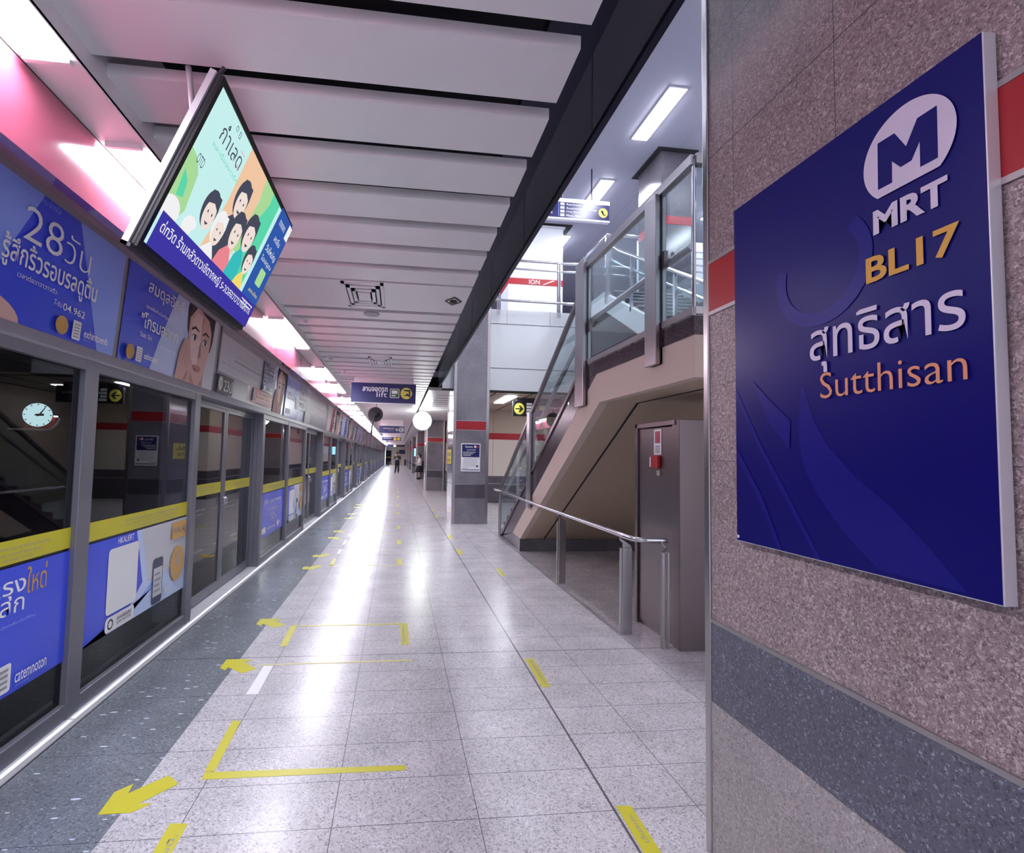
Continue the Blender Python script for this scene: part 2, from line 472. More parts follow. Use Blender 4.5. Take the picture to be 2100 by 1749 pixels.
# ------------------------------------------------------------------ platform screen doors
XP, XD = -1.74, -1.86
def pane_art(kind, y0, y1, parent):
    """printed film on the lower half of a screen pane: u runs along the platform"""
    w = y1-y0
    a = Art((XP-.03, y0, .345), (0,1,0), (0,0,1), .001)
    H = .595
    if kind == 'text':
        a.rect(0, 0, w, H, m_royal)
        a.text('บำรุง', 1.125, .44, .115, m_white, .006, .3, 'r'); a.text('ใหด่', 1.132, .445, .13, m_gold, .0, .14)
        a.text('ในโลก', 1.12, .375, .1, m_white, .0, .34, 'r')
        a.text('รายละเอียดเพิ่มเติมที่ร้าน', 1.2, .32, .016, m_skyb, 0, .3, 'r')
        a.rrect(.93, .02, 1.06, .15, .015, m_white)
        for r in range(4): a.rect(.95, .04+.026*r, 1.04, .052+.026*r, m_greyprint)
        a.text('catemnoton', 1.085, .04, .05, m_white, .006, .22); a.text('pharmaceutical', 1.09, .02, .014, m_skyb)
    elif kind == 'qr':
        a.rect(0, 0, w, H, m_royal)
        a.poly([(w*.42,H),(w,H),(w,0),(w*.6,0),(w*.3,0),(w*.5,.22)], m_palesky)
        a.poly([(w*.47,H),(w,H),(w,.26),(w*.56,.2)], m_offwhite)
        a.poly([(0,0),(w*.3,0),(w*.62,.2),(w*.6,.14),(w*.2,0)], m_skyb)
        a.text('HKALIERT', .37, .545, .04, m_white, .004, .2)
        a.rrect(.265, .115, .64, .525, .03, m_white)                  # blank card (the code on it is left out)
        a.rrect(.265, .005, .62, .1, .03, m_white)
        a.ring(.325, .052, .022, .033, m_blackprint); a.text('สแกนเพื่อรับสิทธิ์', .4, .055, .03, m_blackprint, .004, .18); a.text('SCAN THE CODE', .4, .03, .018, m_blackprint, 0, .18)
        a.rrect(.87, .01, 1.03, .345, .03, m_navy2); a.rect(.88, .065, 1.02, .275, m_offwhite)
        for r in range(4): a.rect(.895, .095+.042*r, 1.0-.02*(r % 2), .11+.042*r, m_greyprint)
        a.rrect(1.06, .05, 1.11, .1, .006, m_offwhite)
        a.ell(w-.17, .24, .13, .14, m_gold); a.ring(w-.17, .24, .09, .1, m_tan_wall); a.rect(w-.2, .22, w-.14, .31, m_tan_wall)
        a.rrect(w-.3, H-.15, w-.03, H-.02, .01, m_gold); a.text('PREMIUM', w-.28, H-.11, .05, m_tan_wall, .01, .22)
    elif kind == 'blue':
        a.rect(0, 0, w, H, m_royal)
        a.text('ใส่ใจ สุขภาพคุณ', .2, H-.17, .08, m_white, .004, w*.72); a.text('เพื่อทุกคนในบ้าน', .38, H-.27, .05, m_white, 0, w*.45)
        a.text('BDO', w*.4, .2, .11, m_white, -.012, .42)
        a.rect(.12, .05, .34, .13, m_white); a.text('MEDICAL LABEL', .4, .075, .035, m_white, .01, .48); a.ell(w-.4, .1, .06, .05, m_white); a.text('ภูมิ', w-.3, .08, .04, m_white)
    a.build('printed_film', parent)
def strip_text(a, w, seed):
    t1 = ['ห้ามยืนพิงประตู ระวังช่องว่างระหว่างชานชาลากับขบวนรถ', 'โปรดยืนหลังเส้นเหลือง รอให้ผู้โดยสารออกก่อน'][seed % 2]
    a.text(t1, w*.3, .062, .022, m_greyprint, .004, w*.58); a.text('Do not lean on the doors and mind the gap', w*.32, .036, .018, m_greyprint, .002, w*.52)
    a.text('Please stand clear of the closing doors', w*.4, .014, .014, m_greyprint, .002, w*.4)
for k in range(-1, NBAY):
    cy = C0 + PER*k
    y0, y1 = cy-1.63, cy+1.63
    if y0 > 77: break
    nm = ORD[max(k,0)] if k >= 0 else 'partly hidden'
    lbl = ('fixed glass screen panel with grey frame and blue posters, %s along the platform edge' % nm) if k >= 0 else 'fixed glass screen panel at the platform edge beside and behind the viewer'
    t = thing('glass_screen', lbl, 'glass screen', (XP, cy, .03), 'fixed glass screens along the platform edge')
    d = MB()
    d.box(XP-.07, XP, y0, y0+.115, .03, 2.0, m_frame); d.box(XP-.07, XP, y1-.115, y1, .03, 2.0, m_frame)
    d.box(XP-.07, XP, cy-.062, cy+.062, .03, 2.0, m_frame)
    for a_, b_ in ((y0+.115, cy-.062), (cy+.062, y1-.115)):
        d.box(XP-.065, XP-.003, a_, b_, .03, .115, m_frame); d.box(XP-.065, XP-.003, a_, b_, 1.94, 2.0, m_frame)
        d.box(XP-.05, XP-.036, a_, a_+.022, .115, 1.94, m_black); d.box(XP-.05, XP-.036, b_-.022, b_, .115, 1.94, m_black)
        d.box(XP-.05, XP-.036, a_, b_, .115, .135, m_black); d.box(XP-.05, XP-.036, a_, b_, 1.92, 1.94, m_black)
    # returns beside the door recess
    d.box(XP-.3, XP-.07, y0, y0+.04, .03, 2.0, m_frame); d.box(XP-.3, XP-.07, y1-.04, y1, .03, 2.0, m_frame)
    d.build('frame', t, .004)
    for j, (a_, b_) in enumerate(((y0+.115, cy-.062), (cy+.062, y1-.115))):
        d = MB(); d.box(XP-.045, XP-.035, a_, b_, .115, 1.94, m_glass_dark); gp = d.build('glass_pane', t)
        a = Art((XP-.031, a_, .955), (0,1,0), (0,0,1), .001); a.rect(0, 0, b_-a_, .112, m_yellow)
        if k < 4: strip_text(a, b_-a_, j)
        a.build('warning_strip', gp)
        if k <= 0: pane_art('qr' if j else 'text', a_, b_, gp)
        elif k < 8: pane_art('qr' if j else 'blue', a_, b_, gp)
        else:
            a = Art((XP-.03, a_, .345), (0,1,0), (0,0,1), .001); a.rect(0, 0, b_-a_, .595, m_royal if not j else m_palesky); a.build('printed_film', gp)
# sliding doors in the recesses
for k in range(-1, NBAY-1):
    c1 = C0 + PER*k + PER/2
    o0, o1 = c1 - (PER/2-1.63), c1 + (PER/2-1.63)
    for j, (a_, b_) in enumerate(((o0+.005, c1-.002), (c1+.002, o1-.005))):
        nm = ORD[k] if k >= 0 else 'hidden'
        lbl = '%s sliding door leaf of the %s door pair along the platform edge' % (('near', 'far')[j], nm) if k >= 0 else '%s sliding door leaf of the door pair behind the viewer' % (('near', 'far')[j])
        t = thing('sliding_door', lbl, 'door', (XD, (a_+b_)/2, .04), 'sliding screen door leaves')
        d = MB()
        d.box(XD-.035, XD, a_, a_+.06, .04, 1.985, m_frame); d.box(XD-.035, XD, b_-.06, b_, .04, 1.985, m_frame)
        d.box(XD-.035, XD, a_+.06, b_-.06, .04, .13, m_frame); d.box(XD-.035, XD, a_+.06, b_-.06, 1.92, 1.985, m_frame)
        d.build('frame', t, .003)
        d = MB(); d.box(XD-.022, XD-.012, a_+.06, b_-.06, .13, 1.92, m_glass_dark); gp = d.build('glass_pane', t)
        a = Art((XD-.009, a_+.06, 1.065), (0,1,0), (0,0,1), .001); w = b_-a_-.12; a.rect(0, 0, w, .112, m_yellow)
        if k < 3: strip_text(a, w, j)
        a.build('warning_strip', gp)
        d = MB()
        yy = c1 + (.03 if j else -.03)
        d.tube([(XD+.002, yy, .93), (XD+.03, yy, .935), (XD+.03, yy, 1.0), (XD+.002, yy, 1.005)], .007, m_steel_lt, 8)
        d.build('handle', t)
        if k < 3:
            a = Art((XD-.009, a_+.1, .62), (0,1,0), (0,0,1), .001)
            a.text('EMERGENCY EXIT ONLY', 0, .30, .02, m_greyprint, 0, .5); a.text('ผลักเพื่อเปิดออก', 0, .26, .03, m_greyprint, 0, .4); a.build('notice', gp)

# tunnel behind the glass
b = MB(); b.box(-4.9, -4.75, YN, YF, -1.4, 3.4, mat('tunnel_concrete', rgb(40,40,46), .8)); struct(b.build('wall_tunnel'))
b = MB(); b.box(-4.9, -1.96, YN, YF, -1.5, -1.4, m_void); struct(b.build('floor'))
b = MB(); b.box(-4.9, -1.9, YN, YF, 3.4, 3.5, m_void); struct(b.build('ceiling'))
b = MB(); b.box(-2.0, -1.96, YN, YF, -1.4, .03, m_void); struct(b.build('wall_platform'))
m_tube_small = lamp('red_panel_tube_glow', 16., (1,.95,.95))
for i, (a_, b_) in enumerate(((6.32, 6.66), (7.12, 7.72))):
    t = thing('red_wall_panel', ['red lit panel with a tube lamp left of the clock behind the glass', 'red lit panel with a tube lamp right of the clock behind the glass'][i], 'panel', (-4.7, (a_+b_)/2, 1.7), 'red lit panels beyond the glass')
    d = MB(); d.box(-4.75, -4.72, a_, b_, 1.74, 1.92, m_red); d.build('panel', t)
    d = MB(); d.box(-4.7, -4.68, a_+.06, b_-.02, 1.925, 1.94, m_tube_small); d.build('tube_lamp', t)
t = thing('clock', 'round backlit clock with a curved arm seen through the nearest screen glass', 'clock', (-4.4, 6.86, 1.9))
cU = Vector((.86, .5, 0)); cV = Vector((0,0,1))
a = Art((-4.4, 6.86, 1.90), cU, cV, .0)
a.ell(0, 0, .155, .155, m_dkgrey); a.ell(0, 0, .145, .145, lamp('clock_face_glow', 1.5, (.72,1.,.93)))
for h in range(12):
    an = h*math.pi/6; a.poly([(math.cos(an)*r+math.sin(an)*w, math.sin(an)*r-math.cos(an)*w) for r, w in ((.118,.005),(.136,.005),(.136,-.005),(.118,-.005))], m_blackprint)
a.build('face', t)
a = Art((-4.4, 6.86, 1.90), cU, cV, .012)
a.poly([(-.01,-.02),(.02,-.01),(.085,.115),(.08,.118)], m_blackprint); a.poly([(-.03,-.01),(-.025,.01),(.06,.02),(.06,-.01)], m_blackprint); a.ell(0,0,.016,.016,m_blackprint); a.build('hands', t)
d = MB(); d.tube([(-4.4+.86*(.06+.16*math.sin(q)), 6.86+.5*(.06+.16*math.sin(q)), 1.9-.19*math.cos(q)) for q in [i*.16 for i in range(10)]], .016, m_alu, 8); d.tube([(-4.33,6.9,1.72),(-4.76,6.9,1.72)], .012, m_alu, 8); d.build('arm', t)

# ------------------------------------------------------------------ posters and plates on the header
HH = .635
def header_art(y0, v0=0.0):
    z = HT - HB; V = z.normalized()
    a = Art((HB.x + V.x*v0, y0, HB.z + V.z*v0), (0,1,0), V, .003); a.clip = (0, 0, 99, HH)
    return a
m_lip = mat('soft_lip_print', rgb(196,120,122), .4)
m_skin_lt = mat('pale_skin_print', rgb(238,208,200), .4)
def face_print(a, u, v, s):
    """a young person's head resting on a hand, as flat printed shapes"""
    def P(m, *q): a.poly([(u+x*s, v+y*s) for x, y in q], m)
    P(m_white, (-.62,-.7),(-.5,-.42),(-.3,-.24),(-.05,-.3),(.2,-.34),(.34,-.7))
    P(m_skin_sh, (-.1,-.7),(.22,-.7),(.24,-.2),(-.12,-.2))
    P(m_hair, (-.29,.1),(-.32,.3),(-.26,.5),(-.1,.62),(.12,.64),(.3,.56),(.4,.36),(.38,.1),(.33,-.02),(-.22,.02))
    P(m_skin, (-.255,.22),(-.25,.02),(-.2,-.16),(-.1,-.3),(.02,-.4),(.1,-.41),(.2,-.32),(.28,-.14),(.325,.06),(.32,.26),(.2,.34),(-.1,.36))
    P(m_skin_lt, (-.2,.2),(-.2,.0),(-.14,-.14),(-.06,-.24),(.03,-.2),(.06,.1),(.05,.3),(-.1,.31))
    P(m_hair, (-.3,.2),(-.23,.3),(-.1,.38),(.06,.33),(.22,.3),(.34,.16),(.36,.34),(.28,.5),(.1,.58),(-.12,.55),(-.26,.42))
    for du, w in ((-.105,.075),(.165,.068)):
        P(m_white, (du-w,.045),(du-w*.3,.08),(du+w*.5,.075),(du+w,.04),(du+w*.2,.022),(du-w*.5,.026))
        a.ell(u+(du+.004)*s, v+.05*s, .026*s, .028*s, m_hair)
        P(m_hair, (du-w*1.05,.05),(du-w*.3,.088),(du+w*.5,.083),(du+w*1.05,.045),(du+w*.5,.072),(du-w*.3,.076))
        P(m_hair, (du-w*1.3,.125),(du-w*.2,.165),(du+w*1.2,.14),(du+w*1.2,.125),(du-w*.2,.14),(du-w*1.2,.11))
    P(m_skin_sh, (.045,.06),(.075,-.04),(.1,-.11),(.05,-.135),(.0,-.125),(.02,-.11),(.055,-.1))
    P(m_lip, (-.07,-.225),(-.01,-.205),(.03,-.212),(.07,-.205),(.13,-.232),(.08,-.268),(.02,-.275),(-.03,-.255))
    P(m_skin_sh, (-.07,-.227),(.03,-.226),(.13,-.234),(.03,-.236))
    # the hand against the cheek: palm and curled fingers
    P(m_skin, (-.44,-.7),(-.2,-.7),(-.14,-.36),(-.17,-.12),(-.24,.0),(-.34,-.0),(-.42,-.14),(-.46,-.36))
    for q in range(4): P(m_skin_sh, (-.41+.06*q,-.26),(-.40+.06*q,-.26),(-.345+.045*q,-.03-.02*q),(-.355+.045*q,-.03-.02*q))
    P(m_skin_sh, (-.3,-.44),(-.22,-.3),(-.18,-.3),(-.24,-.46))
def ad28(y0, y1):
    w = y1-y0; t = thing('advertising_poster', 'blue header poster reading 28 with large Thai text, nearest the viewer', 'poster', (-1.74, (y0+y1)/2, 2.07))
    a = header_art(y0); a.rect(0, 0, w, HH, m_royal)
    a.poly([(0,HH),(w*.55,HH),(w*.35,0),(0,0)], m_skyb); a.poly([(0,HH*.8),(w*.36,HH*.62),(w*.3,0),(0,0)], m_palesky)
    a.poly([(w*.72,HH),(w,HH),(w,0),(w*.9,0)], m_skyb); a.ell(.55, .0, .3, .115, m_skin)
    a.k = .012
    a.text('28', .79, .385, .16, m_white, -.008, .268); a.text('วัน', 1.08, .385, .15, m_white, -.012, .215)
    a.text('รู้สึกริ้วรอบรลดูตื้น', .685, .225, .15, m_white, .012, .7)
    a.text('เวลาต่อวาวาวาวตัว', .79, .205, .026, m_white, 0, .27)
    a.text('ขาวเนียนใส กระจ่างใส', .685, .59, .03, m_skyb, 0, .32)
    a.text('7-ชม', 1.05, .15, .03, m_white, 0, .06); a.text('04.962', 1.118, .143, .038, m_white, .006, .185)
    a.ell(1.13, .067, .05, .047, m_gold); a.ring(1.13, .067, .03, .035, m_tan_wall)
    a.rrect(1.213, .017, 1.283, .118, .008, m_white)
    for r in range(5): a.rect(1.225, .03+.016*r, 1.27, .036+.016*r, m_greyprint)
    a.text('exhintoenb', 1.308, .045, .045, m_white, .012, .23); a.text('shop now', 1.31, .026, .013, m_skyb); a.build('print', t)
def adface(y0, y1, lbl):
    w = y1-y0; t = thing('advertising_poster', lbl, 'poster', (-1.74, (y0+y1)/2, 2.07))
    a = header_art(y0); a.rect(0, 0, w, HH, m_royal)
    a.poly([(.72,HH),(w,HH),(w,0),(.42,0),(.5,.2)], m_palesky); a.poly([(w*.8,HH),(w,HH),(w,0),(w*.86,0)], m_offwhite)
    face_print(a, 1.19, .34, .84); a.k = .02
    a.text('สมดุลอัคคี', .235, .475, .12, m_white, .008, .57); a.text('ทุกครั้งกับวันที่ดูแล', .235, .385, .032, m_white, 0, .37)
    a.text('"โกรมออกก', .19, .255, .105, m_white, .012, .57); a.text('วันยะ จีเจ', .2, .19, .035, m_white, 0, .16)
    a.text('ตัวช่วยใหม่', .5, .17, .022, m_white, 0, .25)
    a.ell(.108, .067, .052, .05, m_gold); a.ring(.108, .067, .034, .039, m_tan_wall); a.rrect(.18, .02, .255, .118, .008, m_white)
    for r in range(5): a.rect(.193, .033+.016*r, .243, .039+.016*r, m_greyprint)
    a.text('exhintoenb', .275, .05, .045, m_white, .012, .2); a.text('shop now', .28, .03, .013, m_skyb); a.build('print', t)
def routemap(y0, y1, num, lbl):
    """plate over a door: route line board, door number, rules notice"""
    w = y1-y0; t = thing('door_sign_board', lbl, 'sign', (-1.74, (y0+y1)/2, 2.07))
    a = header_art(y0); a.rect(0, 0, w, HH, m_header); a.rect(.03, .215, 1.53, HH-.05, m_offwhite); a.rect(1.02, 0, w, .21, m_white); a.rect(1.53, .2, w, HH-.03, m_offwhite); a.k = .006
    a.rect(.46, .382, 1.53, .389, m_blackprint)
    for r in range(9): a.text('สถานี', .5+.115*r, .42+.004*(r % 2), .03, m_greyprint, 0, .075); a.text('Station', .1+.16*r, .3, .022, m_greyprint, 0, .1)
    a.rect(.025, .008, .47, .188, m_dkgrey); a.ell(.1, .1, .055, .07, m_offwhite); a.ell(.1, .1, .02, .03, m_greyprint); a.text(num, .19, .035, .12, m_white, .004, .25)
    a.rect(1.557, .218, 2.09, .585, m_navy)
    for r in range(5): a.rect(1.6, .31+.05*r, 1.78, .325+.05*r, m_white); a.rect(1.84, .33+.05*r, 2.06, .34+.05*r, m_offwhite)
    a.rect(1.6, .235, 1.72, .29, m_white); a.text('EXIT', 1.84, .24, .05, m_white, .01, .2)
    a.rect(1.19, .04, 2.11, .205, m_redprint); a.rect(1.2, .05, 1.29, .19, m_greyprint)
    for r in range(3): a.text('ข้อห้ามในการโดยสารรถไฟฟ้า', 1.33, .05+.05*r, .034, m_white, .012, .74)
    a.build('print', t)
def adstrip(y0, y1, lbl, seed, group=None):
    """distant header posters: broad colour fields with text lines"""
    rnd = random.Random(seed); w = y1-y0
    t = thing('advertising_poster', lbl, 'poster', (-1.74, (y0+y1)/2, 2.07), group)
    a = header_art(y0); base, acc = rnd.choice([(m_palesky, m_royal), (m_navy, m_white), (m_offwhite, m_skyb), (m_white, m_redprint), (m_royal, m_palesky)])
    a.rect(0, 0, w, HH, base); a.poly([(w*.35,0),(w*.6,HH),(w*.85,HH),(w*.7,0)], acc)
    if seed % 2: face_print(a, w*.25, HH*.5, .7)
    a.k = .02
    tc = m_white if base in (m_navy, m_royal) else m_navy
    a.text('โปรโมชั่นใหม่', w*.5, .42, .1, tc, .01, w*.4)
    for r in range(4): a.rect(w*.52, .1+.07*r, w*(.75+.05*(r % 3)), .13+.07*r, tc)
    a.build('lettering', t)
ad28(1.70, 3.335)
adface(3.39, 5.02, 'blue header poster with a young face resting on a hand, below the hanging screen')
routemap(5.11, 7.33, '23ป', 'silver board with route line and door number over the nearest door pair')
# second module: large face with navy text panels, pale board
t = thing('advertising_poster', 'poster with a large face and navy text panels, right of the nearest door board', 'poster', (-1.74, 8.7, 2.07))
a = header_art(7.35); a.rect(0, 0, 2.95, HH, m_palesky); face_print(a, .36, .33, .8); a.rect(.7, 0, 1.72, HH, m_royal); a.rect(1.72, .2, 2.4, HH, m_navy); a.rect(2.4, 0, 2.95, HH*.9, m_offwhite); a.k = .02
a.text('7 วัน', .85, .47, .08, m_white, 0, .5); a.text('2562', .8, .28, .12, m_white, .01, .6); a.text('ขาวใส', 1.85, .48, .09, m_white, .01, .5); a.text('ลดราคาพิเศษ', 1.78, .36, .09, m_white, .012, .6)
a.rect(1.45, .17, 1.65, .38, m_white); a.rect(.8, .05, 1.1, .13, m_white); a.text('SALE', 1.78, .23, .1, m_white, .02, .5); a.build('print', t)
t = thing('door_sign_board', 'pale board with grey lines over the second door pair along the header', 'sign', (-1.74, 11.6, 2.07))
a = header_art(10.37); a.rect(0, 0, 2.3, HH, m_header); a.rect(.05, .25, 2.1, HH-.04, m_offwhite); a.rect(.1, .02, .5, .2, m_greyprint); a.k = .008
for r in range(9): a.text('สถานี', .2+.2*r, .45, .04, m_greyprint, 0, .13)
a.rect(.2, .4, 1.95, .41, m_greyprint); a.build('lettering', t)
n = 0
for k in range(2, NBAY-1):
    y = 1.70 + PER*k + .35
    for a_, b_ in ((y, y+1.6), (y+1.65, y+3.2), (y+3.3, y+5.2)):
        if b_ > 76: break
        adstrip(a_, b_, 'distant coloured poster on the door header, %s one beyond the pale board' % (ORD[n] if n < 30 else 'far'), n, 'distant posters on the door header'); n += 1

# ------------------------------------------------------------------ columns
def column(y0, depth, near, lbl, x0=1.24, w=.8, ztop=5.0, posters=False):
    x1 = x0+w; y1 = y0+depth
    t = thing('granite_column', lbl, 'column', (x0+w/2, (y0+y1)/2, 0), None if near else 'granite columns along the platform')
    sh, dk, bs = (m_pillar, m_pillar_dark, m_pillar_base) if near else (m_column, m_column_dark, m_column)
    e = .028
    d = MB(); d.box(x0+.004, x1-.004, y0+.004, y1-.004, 0, ztop, sh); d.build('shaft', t)
    d = MB(); d.box(x0, x1, y0, y1, .575, .872, dk); d.build('dark_band', t)
    d = MB(); d.box(x0, x1, y0, y1, .0, .573, bs); d.build('base_cladding', t)
    d = MB(); d.box(x0-.001, x1+.001, y0-.001, y1+.001, 2.105, 2.30, m_red); d.build('red_band', t)
    d = MB()
    for z in (2.09, 2.30, .874): d.box(x0-.003, x1+.003, y0-.003, y1+.003, z, z+.015, m_steel)
    d.build('metal_strip', t)
    for (xa, ya, sx, sy) in ((x0, y0, 1, 1), (x1, y0, -1, 1), (x0, y1, 1, -1), (x1, y1, -1, -1)):
        d = MB(); q = .006
        xs = sorted((xa-sx*q, xa+sx*e*(1 if near else 2.2))); ys = sorted((ya-sy*q, ya+sy*e*(1 if near else 2.2)))
        d.box(xs[0], xs[1], ys[0], ys[1], 0, ztop, m_steel); d.build('corner_trim', t, .004)
    return t
near_col = column(.55, 1.395, True, 'large pink grey granite pillar carrying the blue station name sign')
col1 = column(11.42, 1.3, False, 'grey granite column with red band, poster and yellow sticker beside the stairs')
for k in range(1, 6):
    column(11.42+10.85*k, 1.3, False, ['', 'second grey granite column, darker and behind the column with the poster', 'third grey granite column with the schoolgirl leaning in front of it', 'fourth grey granite column with a small blue screen on it', 'fifth grey granite column far along the platform', 'sixth grey granite column, farthest along the platform'][k], ztop=3.05)

# ------------------------------------------------------------------ station name sign
m_signblue = mat('deep_blue_sign_face', rgb(12,8,106), .3, spec=.35)
m_swoosh = mat('blue_sign_swoosh', rgb(24,22,124), .3, spec=.35)
m_signwhite = mat('lilac_white_sign_letter', rgb(214,206,228), .5)
m_signgold = mat('gold_sign_letter', rgb(216,166,74), .5)
m_signorange = mat('orange_sign_letter', rgb(224,150,112), .5)
t = thing('station_sign', 'large deep blue station name sign reading BL17 Sutthisan on the near pillar', 'sign', (1.22, 1.3, 1.22))
d = MB(); d.box(1.2062, 1.2385, .901, 1.709, 1.224, 2.4235, m_alu); d.build('case', t, .002)
d = MB(); d.box(1.205, 1.2065, .903, 1.7075, 1.227, 2.4215, m_signblue); d.build('face', t)
def sg(pts): return [(1.709-y, z) for y, z in pts]
a = Art((1.205, 1.709, 0), (0,-1,0), (0,0,1), .0006, .0004)
a.poly(sg([(1.4108,1.7214),(1.395,1.7255),(1.36,1.625),(1.3148,1.5533),(1.23,1.47),(1.1323,1.4001),(1.04,1.315),(.9637,1.2335),(1.1688,1.2395),(1.27,1.32),(1.3533,1.4133),(1.40,1.49),(1.418,1.5675)]), m_swoosh)
a.poly(sg([(1.7065,1.766),(1.58,1.56),(1.462,1.3989),(1.3432,1.23),(1.3575,1.2272),(1.4872,1.4032),(1.6,1.56),(1.7014,1.7286)]), m_swoosh)
a.poly(sg([(1.6985,1.546),(1.578,1.3897),(1.4906,1.229),(1.5079,1.229),(1.607,1.3942),(1.6991,1.5098)]), m_swoosh)
a.poly(sg([(1.6207,1.783),(1.52,1.69),(1.449,1.6313),(1.455,1.5434),(1.5453,1.6377)]), m_swoosh)
ring = []
for i in range(20): ring.append((1.33+.17*math.cos(i/19*4.2+2.4), 2.06+.16*math.sin(i/19*4.2+2.4)))
for i in range(19, -1, -1): ring.append((1.33+.13*math.cos(i/19*4.2+2.4), 2.06+.12*math.sin(i/19*4.2+2.4)))
a.poly(sg(ring), m_swoosh)
a.build('swoosh_print', t)
a = Art((1.205, 1.709, 0), (0,-1,0), (0,0,1), .004, .0004)
# badge: disc with its foot cut flat and the letter M cut out in the blue
cu, cv, r = 1.709-1.066, 2.2635, .1135
pts = []
for i in range(61):
    an = math.radians(-48 + 276*i/60); pts.append((cu+r*math.cos(an), cv+r*math.sin(an)))
a.poly(pts, m_signwhite)
a.poly(sg([(.9922,2.3231),(.9934,2.2008),(1.0334,2.2010),(1.0328,2.2636),(1.0527,2.2286),(1.0802,2.2279),(1.1016,2.2551),(1.1022,2.2011),(1.1401,2.2018),(1.1382,2.3231),(1.0932,2.3221),(1.0653,2.2715),(1.0369,2.3228)]), m_signblue)
a.build('emblem', t)
a = Art((1.205, 1.709, 0), (0,-1,0), (0,0,1), .004, .0004)
def sgtext(s, y0, y1, z0, z1, m, bold): a.text(s, 1.709-y0, z0, z1-z0, m, bold, y0-y1)
sgtext('MRT', 1.1562, .9753, 2.0895, 2.1515, m_signwhite, .038)
sgtext('BL17', 1.1795, .9543, 1.9680, 2.036, m_signgold, .024)
sgtext('สุทธิสาร', 1.3659, .948, 1.7616, 1.9083, m_signwhite, .006)
sgtext('Sutthisan', 1.331, .948, 1.6865, 1.7600, m_signorange, -.006)
a.build('lettering', t)
for (yy, z) in ((1.70, 1.24),):
    d = MB(); d.ellipsoid((1.204, yy, z), (.003,.006,.006), m_white, 10, 6); d.build('screw', t)
t = thing('wall_plaque', 'pale glass plaque on the near pillar right of the station sign, at the photo edge', 'plaque', (1.235, .8, 1.8))
d = MB(); d.box(1.225, 1.2385, .62, .849, 1.7, 2.02, m_palesky); d.build('plate', t, .003)
a = Art((1.225, .849, 1.7), (0,-1,0), (0,0,1)); a.rect(.02, .2, .2, .24, m_greyprint); a.rect(.02, .12, .18, .14, m_greyprint); a.build('lettering', t)

# ------------------------------------------------------------------ poster and sticker on the first column
t = thing('notice_poster', 'white framed notice with navy top half on the front of the first column', 'poster', (1.64, 11.41, 1.17))
d = MB(); d.box(1.42, 1.857, 11.4, 11.418, 1.17, 1.797, m_white); d.build('frame', t, .004)
a = Art((1.42, 11.4, 1.17), (1,0,0), (0,0,1)); a.rect(.02, .32, .417, .607, m_navy); a.rect(.02, .03, .417, .045, m_navy); a.k = .004
a.text('โปรดทราบ', .09, .53, .05, m_white, .014, .17); a.rect(.29, .53, .34, .58, m_white); a.rect(.35, .53, .39, .58, m_redprint)
a.text('ประกาศรถไฟฟ้า', .13, .475, .03, m_offwhite, .01, .2); a.text('NOTICE', .13, .455, .014, m_offwhite, 0, .2)
for r in range(3): a.rect(.04, .42-.035*r, .32-.05*r, .435-.035*r, m_offwhite)
for r in range(5): a.rect(.05, .28-.04*r, .38-.03*(r % 2), .288-.04*r, m_greyprint)
a.rect(.345, .1, .39, .14, m_blackprint); a.text('metro', .03, .06, .02, m_navy, .01, .14); a.build('lettering', t)
t = thing('sticker', 'yellow warning sticker on the platform side of the first column', 'sticker', (1.23, 12.2, 1.32))
a = Art((1.24, 12.66, 1.32), (0,-1,0), (0,0,1), .004); a.rect(0, 0, .96, .34, m_yellowprint); a.text('ระวังลื่น', .12, .18, .11, m_blackprint, .02, .7); a.text('CAUTION', .12, .05, .08, m_blackprint, .02, .6); a.build('lettering', t)

# ------------------------------------------------------------------ hanging screen
P0 = Vector((-.965, 1.95, 2.24)); TU = Vector((0,1,0)); TV = Vector((.275,0,.675)).normalized(); TN = TU.cross(TV)
SW, SH = 1.272, .728
t = thing('hanging_screen', 'tilted advertising screen hanging from the ceiling slats over the platform edge', 'screen', P0 + TU*SW/2)
def tv(u, v, n): return P0 + TU*u + TV*v + TN*n
def slab(mb, u0, u1, v0, v1, n0, n1, m):
    v = [tv(u, vv, n) for u in (u0,u1) for vv in (v0,v1) for n in (n0,n1)]
    mb.add(v, [(0,1,3,2),(4,6,7,5),(0,4,5,1),(2,3,7,6),(0,2,6,4),(1,5,7,3)], m)
d = MB(); slab(d, 0, SW, 0, SH, -.032, -.004, m_dkgrey); d.build('housing', t, .006)
d = MB()
for q in ((0,.024,0,SH),(SW-.024,SW,0,SH),(.024,SW-.024,0,.03),(.024,SW-.024,SH-.024,SH)): slab(d, *q, -.004, .006, m_black)
d.build('bezel', t)
d = MB(); slab(d, -.01, 0, -.014, SH, -.046, -.022, m_alu); slab(d, -.01, SW, -.014, 0, -.046, -.01, m_dkgrey); d.build('back_rail', t)
d = MB()
for u in (.12, SW-.12): d.tube([tv(u, SH*.75, -.03), tv(u, SH*.8, -.1), (P0.x+.1, P0.y+u, 3.02)], .012, m_alu, 8)
d.tube([tv(.02, SH-.01, -.03), tv(.02, SH+.04, -.02)], .008, m_dkgrey, 8)
d.build('bracket', t)
def glow(n, r, g, b, s=1.0):
    return lamp(n, s, (lin(r), lin(g), lin(b)))
S_ = .5
g_cyan = glow('screen_pale_cyan', 205,248,246, S_); g_purple = glow('screen_violet', 66,58,168, S_); g_blue = glow('screen_blue', 52,92,176, S_)
g_or = glow('screen_peach', 250,206,170, S_); g_gr = glow('screen_green', 176,226,160, S_); g_teal = glow('screen_teal', 96,222,178, S_)
